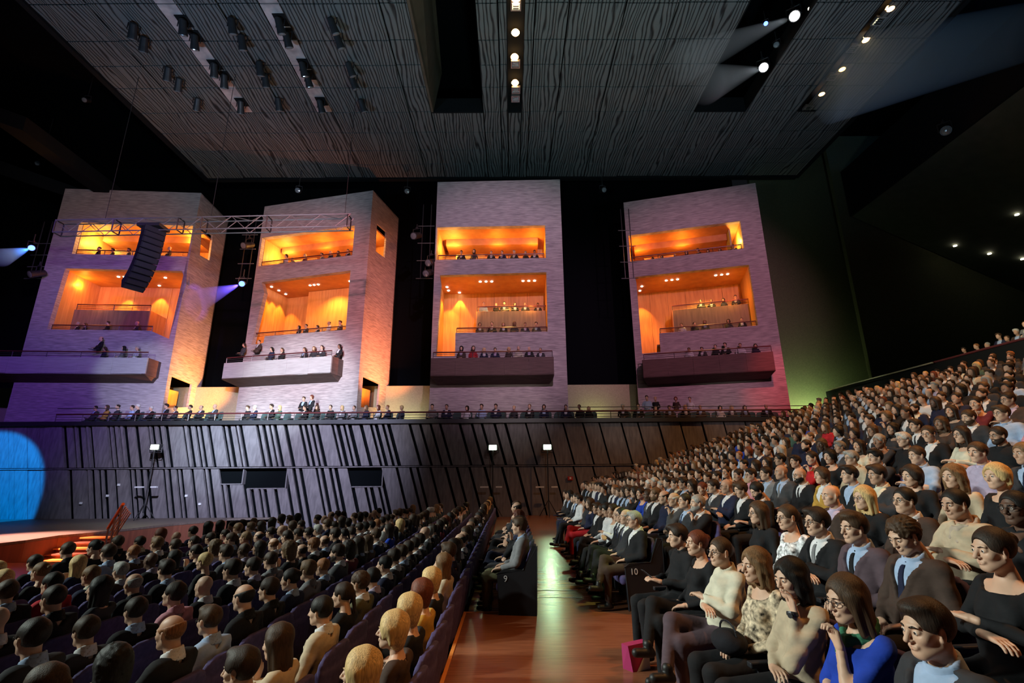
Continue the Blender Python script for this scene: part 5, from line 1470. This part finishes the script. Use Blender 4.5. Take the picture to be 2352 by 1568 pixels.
hero('R', 5, 8.4, K(True, 'lap', 'down', 'sweater', .0, .0, 2, .02), 'side', 'white', 'black', glasses=True, label='white-haired man with glasses in black polo, sixth row', lod=1)
hero('R', 6, 7.57, K(True, 'lap', 'down', 'shirt', .0, .0, 2, .02), 'side', 'brown', 'light blue', glasses=True, label='man with glasses and light blue shirt, seventh row', lod=1)
hero('R', 6, 8.13, K(True, 'lap', 'down', 'suit', .0, .12, 2, .02, False), 'short', 'brown', 'charcoal', beard=True, label='bearded man in charcoal jacket, seventh row', lod=1)
hero('L', 9, 8.05, K(True, 'thigh', 'down', 'suit', .05, .0, 1, 0), 'side', 'brown', 'grey', tr='olive', sh='light blue', tie='navy', label='man in grey-green jacket and tie on the seat marked 9 by the landing')
for y, hk, hn, tn, lb in ((3.26, 'long', 'blonde', 'black', 'straight blonde hair seen from behind, nearest the landing'), (4.05, 'bob', 'blonde', 'brown', 'layered ash blonde hair by the landing, second seat'),
                          (4.6, 'bob', 'blonde', 'black', 'blonde bob and red glasses by the landing'), (5.2, 'bob', 'red-brown', 'mustard', 'red-brown hair by the landing'),
                          (5.8, 'bob', 'blonde', 'black', 'bright blonde hair by the landing, fifth seat'), (6.8, 'long', 'light brown', 'beige', 'long light brown hair by the landing, sixth seat')):
    hero('L', 8, y, K(False, 'lap', 'down', 'dress', .0, .0, 1, 0, False, 'wide'), hk, hn, tn, glasses='glasses' in lb, label='woman with ' + lb, lod=0)
hero('L', 8, 9.0, K(True, 'chin', 'down', 'suit', .0, .1, 1, 0), 'bald', 'black', 'navy', beard=True, label='balding bearded man in navy suit with hands at his chin', lod=1)
hero('L', 7, 3, K(False, 'lap', 'down', 'sweater', .0, .0, 1, 0), 'curly', 'dark brown', 'brown', label='woman with big dark curly hair seen from behind', lod=0)
hero('L', 7, 3.74, K(True, 'thigh', 'down', 'suit', .1, .05, 1, 0, False), 'side', 'dark brown', 'beige', label='dark side-parted man in beige jacket in profile near the camera', lod=0)
hero('L', 7, 5.17, K(True, 'thigh', 'down', 'suit', .0, .05, 1, 0, False), 'short', 'black', 'beige', tr='brown', label='black-haired man in beige jacket, one row from the landing', lod=0)
hero('L', 7, 5.8, K(False, 'chin', 'down', 'sweater', .0, .05, 1, 0), 'tail', 'dark brown', 'black', label='woman with tied dark hair, hand raised, next to the beige jacket', lod=0)
hero('L', 7, 6.4, K(True, 'chin', 'down', 'suit', .0, .0, 2, 0, False), 'curlyshort', 'brown', 'olive', label='curly brown-haired man in olive jacket', lod=0)
hero('L', 7, 7.6, K(True, 'lap', 'down', 'suit', .0, .0, 1, 0), 'crop', 'black', 'navy', label='crop-haired black-haired man in navy suit and white collar in profile', lod=1)
hero('L', 6, 6.1, K(True, 'lap', 'down', 'shirt', .0, .0, 1, 0), 'short', 'dark brown', 'black', label='short-haired man in black shirt beyond the curly brown-haired man', lod=1)
hero('L', 5, 5.9, K(True, 'lap', 'down', 'shirt', .1, -.1, 1, 0), 'short', 'dark brown', 'pink', label='man in bright pink shirt leaning back among dark jackets', lod=1)
hero('L', 4, 4.9, K(True, 'lap', 'down', 'suit', .1, .0, 1, .02), 'none', 'grey', 'black', label='bald man in black jacket low on the stage side of the stalls', lod=1)
hero('L', 3, 6.5, K(True, 'lap', 'down', 'sweater', .1, .0, 1, .0), 'short', 'black', 'red', label='man in red sweater near the stage steps', lod=1)
hero('L', 4, 8.0, K(False, 'lap', 'down', 'sweater', .1, .0, 1, .0), 'short', 'blonde', 'black', label='short blonde-haired person in black in mid stalls', lod=1)

SPOTS = []      # dict(loc, rz, place, look, lod, weight)
LOOKS = []
RN = {0: 'front row behind the aisle', 1: 'second row behind the aisle', 2: 'third row behind the aisle'}
def rowname(blk, r):
    if blk == 'R': return RN.get(r, '%s row of the rising block' % ordn(r))
    return 'row %s of the stalls' % ['', 'one', 'two', 'three', 'four', 'five', 'six', 'seven', 'eight', 'nine'][r] if r < 9 else 'last row of the stalls'
SEATS = []
def i_dark(r): return r.random() < .6
def add_row(blk, r, hx, zf, y0, y1, face):
    hs = sorted(H.get((blk, r), []), key=lambda h: h['y']); y = y0; n = 0
    used = [h['y'] for h in hs]
    ys = []
    while y < y1:
        near = [u for u in used if abs(u - y) < .50]
        if near:
            u = near[0]; ys.append((u, next(h for h in hs if h['y'] == u))); used.remove(u); y = u + .56
        else:
            ys.append((y, None)); y += .56
    for (yy, h) in ys:
        if h is None and blk == 'R' and 6.5 < yy < 7.75 and r < 3 and h is None: continue      # stair between the blocks
        n += 1
        curve = .0
        P = Vector((hx + curve, yy, zf))
        hp_ = proj(P + Vector((0, 0, 1.2)))
        if not (-60 < hp_[0] < 2352 + 110 and hp_[1] < 1568 + 190): continue
        SEATS.append((blk, r, n, P, face))
        if h is None and rnd.random() < .035: continue
        look_ = h or rand_look(rnd)
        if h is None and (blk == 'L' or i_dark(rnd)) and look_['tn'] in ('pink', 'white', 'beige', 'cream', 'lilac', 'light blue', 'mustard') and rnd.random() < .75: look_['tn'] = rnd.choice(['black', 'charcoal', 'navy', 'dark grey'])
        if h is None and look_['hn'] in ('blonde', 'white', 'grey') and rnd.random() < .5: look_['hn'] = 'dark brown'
        SPOTS.append(dict(blk=blk, r=r, n=n, loc=P + Vector((0, 0 if h else rnd.uniform(-.02, .02), 0)), rz=face + (0 if h else rnd.gauss(0, 5)), look=look_, hero=h is not None))
RY = {0: 18.2, 1: 20.5}
for i, (hx, zf) in enumerate(RIGHT):
    y0 = max(2.52 if i == 0 else 3.12 if i == 1 else 3.3, (hx + .1) / 1.10 - .6)
    hs = H.get(('R', i), [])
    if hs:
        ymin = min(h['y'] for h in hs); 
        if ymin < y0 + .6: y0 = ymin
        else: y0 = ymin - .56 * math.floor((ymin - y0) / .56)
    add_row('R', i, hx, zf, y0, RY.get(i, 24.0), 180 + 6)
for k in range(9, 0, -1):
    hx, zf = LEFT[k]
    y0 = {9: 8.05, 8: 2.7, 7: 2.44}.get(k, max(1.9, -hx / 1.06 - .5))
    hs = H.get(('L', k), [])
    if hs and k < 7:
        ymin = min(h['y'] for h in hs); y0 = ymin - .56 * math.floor((ymin - y0) / .56)
    add_row('L', k, hx, zf, y0, {9: 14.0, 8: 22, 7: 21.5, 6: 20.5, 5: 19.5, 4: 18.5, 3: 17.5, 2: 16.2}.get(k, 15.4), 180 - 8)
BAL = {}
for (P, yaw, place, zh) in PEOPLE_SPOTS:
    n = BAL[place] = BAL.get(place, 0) + 1
    l = rand_look(rnd)
    SPOTS.append(dict(blk='B', r=place, n=n, loc=Vector(P), rz=yaw + rnd.gauss(0, 9), look=l, hero=False, zh=zh))
def weight(s):
    d2 = (s['loc'] - CAM).length_squared
    if s['hero']: return 9
    if s['blk'] == 'B': return .9 / d2
    up = s['loc'].z + 1.1 > CAM_H
    return .55 / d2
SPOTS.sort(key=lambda s: -weight(s))
NMAX = 300
used_lab = {}
for s in SPOTS[:NMAX]:
    l = s['look']; d = (s['loc'] - CAM).length
    lod = l.get('lod', 0 if d < 4.5 else 1 if d < 13 else 2)
    if s['hero'] and (d > 6.3 or (s['blk'] == 'L' and d > 5)): lod = 1
    tcol = TC[l['tn']]
    col = dict(skin=l['skin'], trousers=TC[l['tr']], top=tcol, shirt=TC[l['sh']], tie=TC[l['tie']])
    if s['blk'] == 'B':
        lab = '%s, %s one counted from the stage, %s' % (describe(l), ordn(s['n'] - 1), s['r'])
        dd = describe(l).replace(' jacket over ', ' jacket, '); lab = '%s, %s from stage, %s' % (dd.split(' in ')[0] + ' in ' + l['tn'], ordn(s['n'] - 1), s['r'].replace('side balcony ledge above the slatted wall', 'side balcony').replace('back row of the side balcony ledge', 'side balcony back row').replace(' of the ', ' of ').replace('box of ', 'box, '))
        grp = 'audience on the ' + s['r']
        sc_ = 1.0
    else:
        lab = l.get('label') or '%s in %s, %s seat, %s' % (describe(l).split(' in ')[0], l['tn'] + ' ' + TOPNAME[l['key'][3]], ordn(s['n'] - 1), rowname(s['blk'], s['r']))
        grp = 'audience in the rising block' if s['blk'] == 'R' else 'audience in the stalls'
        sc_ = 1.0 if s['hero'] else rnd.uniform(.95, 1.05)
    key = l['key'] if lod < 2 else (l['key'][0], 'lap' if l['key'][1] not in ('chin',) else 'chin', 'down', l['key'][3], 0, 0, 0, 0, False, 'v', False)
    hj = 1 if s['hero'] else rnd.uniform(.65, 1.2); hcol = tuple(q * hj for q in HC[l['hn']])
    p = make_person(s['loc'], R_(s['rz']), key, lod, col, (l['hk'], hcol), l['glasses'], l['beard'], l.get('floral', False), lab, grp, sc_, faces=(s['blk'] != 'L' or lod == 0) and s['blk'] != 'B')
    s['obj'] = p
    if l.get('scarf'):
        f = Fld((-.26, -.16, .86), (.10, .16, 1.16), .008)
        for q in range(2):
            c_ = [(-.115 + .085 * math.cos(a), .088 * math.sin(a), 1.075 - .022 * q - .045 * math.cos(a) + .006 * math.sin(3 * a + q)) for a in [2 * math.pi * t / 14 for t in range(15)]]
            for a_, b_ in zip(c_, c_[1:]): f.cap(a_, b_, .015, .015, .008)
        f.cap((-.02, .02, 1.02), (.01, .03, .93), .022, .022, .02); f.cap((-.02, -.03, 1.02), (.01, -.03, .95), .020, .020, .02)
        V, Q = f.nets(); o = link('scarf', fast_mesh('scarf', V, Q, True, [M['cloth']]), None, p, l['scarf'])
    if l.get('watch'):
        w_ = MB().lathe([(.033, -.012), (.035, 0), (.033, .012)], (.038, .122, 1.035), (-.2, -.2, 1), 14).lathe([(.016, 0), (.016, .008)], (.062, .138, 1.03), (1, .6, 0), 12).build('wristwatch', M['metal_dark'], p)
# phone, bag and other things held or set down
for s in SPOTS[:NMAX]:
    l = s['look']; mw = Matrix.Translation(s['loc']) @ Matrix.Rotation(R_(s['rz']), 4, 'Z')
    if l.get('phone'):
        P = mw @ Vector((.33, .0, .83))
        root = empty('phone', P, R_(s['rz']), label='phone held up by the man in the black shirt', cat='phone')
        root.rotation_euler = (0, .9, R_(s['rz']))
        MB().box((-.004, -.036, -.07), (.004, .036, .07)).build('case', M['seat_black'], root, bevel=.003)
        MB().box((-.0055, -.032, -.064), (-.004, .032, .064)).build('screen', emis('phone_screen', (.7, .8, .8), .25), root)
    if l.get('bag'):
        P = mw @ Vector((.22, 0, .70))
        f = Fld((-.16, -.2, -.14), (.16, .2, .14), .012)
        f.ell((0, 0, 0), (.12, .16, .085), .03); f.ell((.04, .05, .03), (.07, .08, .06), .03)
        V, Q = f.nets(); o = empty('handbag', P, R_(s['rz']), label='soft black bag on the lap of the woman in the patterned blouse', cat='bag')
        link('bag_body', fast_mesh('bag_body', V, Q, True, [M['cloth']]), None, o, (.012, .012, .016))
        MB().path([(0, .12 * math.cos(a), .06 + .08 * math.sin(a)) for a in [math.pi * t / 8 for t in range(9)]], .008, 5).build('strap', M['seat_black'], o)
# paper bag at the feet
P = at_z(1462, 1535, 0.0)
o = empty('paper_bag', P, .5, label='magenta and grey paper bag standing on the aisle floor by the crossed feet', cat='bag')
MB().hexa([(-.10, -.06, 0), (.10, -.06, 0), (.12, .07, 0), (-.12, .07, 0), (-.14, -.05, .24), (.14, -.05, .24), (.14, .05, .24), (-.14, .05, .24)]).build('bag_body', mat('bag_magenta', (.35, .03, .12), .6), o)
MB().prism([Vector((-.06, -.072, 0)), Vector((.12, -.072, 0)), Vector((.13, -.056, .2))], (0, -.004, 0)).build('print', M['white_mark'], o)

# ---- the rest of the audience as one crowd
def crowd_mesh(spots):
    Vs, Qs, Cs, n = [], [], [], 0
    hcache = {}
    for s in spots:
        l = s['look']
        key = (l['key'][0], 'lap', 'down', l['key'][3], 0, 0, 0, 0, False, 'v', False)
        fig, _ = figure(key, 3)
        cols = {'body': l['skin'], 'trousers': TC[l['tr']], 'top': TC[l['tn']], 'shirt': TC[l['sh']], 'collar': TC[l['sh']], 'shoe0': (.01,) * 3, 'shoe1': (.01,) * 3, 'tie': (.03,) * 3}
        Rm = rotm(R_(s['rz'])); sc_ = rnd.uniform(.95, 1.05)
        items = [(fig.o[k], cols[k]) for k in fig.o if k in ('body', 'top', 'shirt') and len(fig.o[k][0])]
        if l['hk'] != 'none':
            if l['hk'] not in hcache: hcache[l['hk']] = hair_mesh(l['hk'], .044)
            hv_, hq = hcache[l['hk']]; items.append(((xf(hv_, None, fig.H), hq), HC[l['hn']]))
        for (V, Q), c in items:
            Vs.append(xf(V * sc_, Rm, s['loc'])); Qs.append(Q + n); n += len(V); ct = np.tile(np.array([*c, 1], np.float32), (len(V), 1))
            if c is cols['body']: ct[(V[:, 0] > .06) & (V[:, 2] < .62)] = (*cols['trousers'], 1)
            Cs.append(ct)
    me = fast_mesh('audience', np.concatenate(Vs), np.concatenate(Qs), True, [M['crowd']])
    ca_ = me.color_attributes.new('tint', 'FLOAT_COLOR', 'POINT'); ca_.data.foreach_set('color', np.concatenate(Cs).ravel())
    return me
rest = SPOTS[NMAX:]
if rest:
    tag(link('audience', crowd_mesh(rest)), 'dense far rows of seated audience in dark clothes', 'crowd', kind='stuff')
# ---- seats: the nearest and the visible ones singly, the rest joined
def sw(s):
    blk, r, n, P, face = s
    return (1.5 if blk == 'L' else .8) / (P - CAM).length_squared
SEATS.sort(key=lambda s: -sw(s))
for (blk, r, n, P, face) in SEATS[:230]:
    end = 0; num = None
    lab = 'violet upholstered seat, %s from the near end, %s' % (ordn(n - 1), rowname(blk, r))
    if blk == 'L' and r == 9 and n == 1: end, num, lab = 1, '9', 'black-sided end seat marked 9 beside the landing'
    if blk == 'R' and r == 0 and abs(P.y - 8.08) < .05: end, num, lab = 1, '10', 'black-sided end seat marked 10 beside the stair gap'
    if blk == 'L' and r == 8 and n == 1: end = 1
    make_seat(P, R_(face), lab, 'seats in the rising block' if blk == 'R' else 'seats in the stalls', end, num)
rs = SEATS[230:]
LS = [(Vector((at_y(px, 934, YW + .8).x, YW + .8, at_y(px, 934, YW + .75).z - 1.2)), R_(240)) for px in range(212, 1780, 26) if not (505 < px < 560 or 935 < px < 985 or 1372 < px < 1420)]
Vs, Qs, n = [], [], 0
for (P, a) in [(s[3], R_(s[4])) for s in rs]:
    for k, (V, Q) in SP2.items(): Vs.append(xf(V, rotm(a), P)); Qs.append(Q + n); n += len(V)
tag(link('theatre_seating', fast_mesh('theatre_seating', np.concatenate(Vs), np.concatenate(Qs), True, [M['seat']])), 'violet upholstered seats of the far rows', 'seating', kind='stuff')
for i, (P, a) in enumerate(LS):
    make_seat(P, a, 'green-grey balcony seat, %s from the stage on the side balcony ledge' % ordn(i), 'balcony ledge seats', green=True)

# ---- light beams in the haze
for _a, _b, _r, _d, _l in ((pb1, at_y(452, 690, 28.0), .75, .5, 'violet blue haze beam between first and second towers'), (pb0, at_y(0, 592, 22), .45, .7, 'bright blue haze beam at the far left')):
    beam('haze_beam', _l, _a + (Vector(_b) - _a).normalized() * .35, _b, .06, _r, _d, (.35, .45, 1))
_a, _b = at_y(2900, -60, 15), at_y(1900, 190, 19)
beam('haze_beam', 'wide blue haze beam crossing the top corner above the gallery', _a, _b, .5, 1.9, .30, (.35, .6, 1))
spot('corner_beam_lamp', _a + (_a - _b).normalized() * .5, _b, 160000, (.14, .40, 1.0), 16, .9, .1)
for _px, _py, _qx, _qy, _l in ((1825, 37, 1560, 150, 'pale haze beam from the upper white moving light'), (1754, 155, 1620, 195, 'pale haze beam from the lower white moving light')):
    _a, _b = at_z(_px, _py, ZC - .1), at_z(_qx, _qy, ZC - 3.5)
    beam('haze_beam', _l, _a + (_b - _a).normalized() * .5, _b, .10, .8, .10, (.9, .95, 1))
    spot('beam_lamp', _a, _b, 420, (.85, .93, 1.0), 16, .8, .03)
if 0:
    cnt_ = {}
    for o in bpy.data.objects:
        if o.type == 'MESH':
            d_ = cnt_.setdefault(o.data.name.split('.')[0], [0, set()]); d_[0] += len(o.data.polygons) * 2
            d_[1].add(o.data.name)
    tot_ = 0
    for k, (a, st_) in sorted(cnt_.items(), key=lambda q: -q[1][0])[:16]: print('TRIS', k, a, len(st_), sum(len(bpy.data.meshes[n].polygons) * 2 for n in st_))
    print('TRIS unique', sum(sum(len(p.vertices) - 2 for p in me.polygons) for me in bpy.data.meshes if me.users))
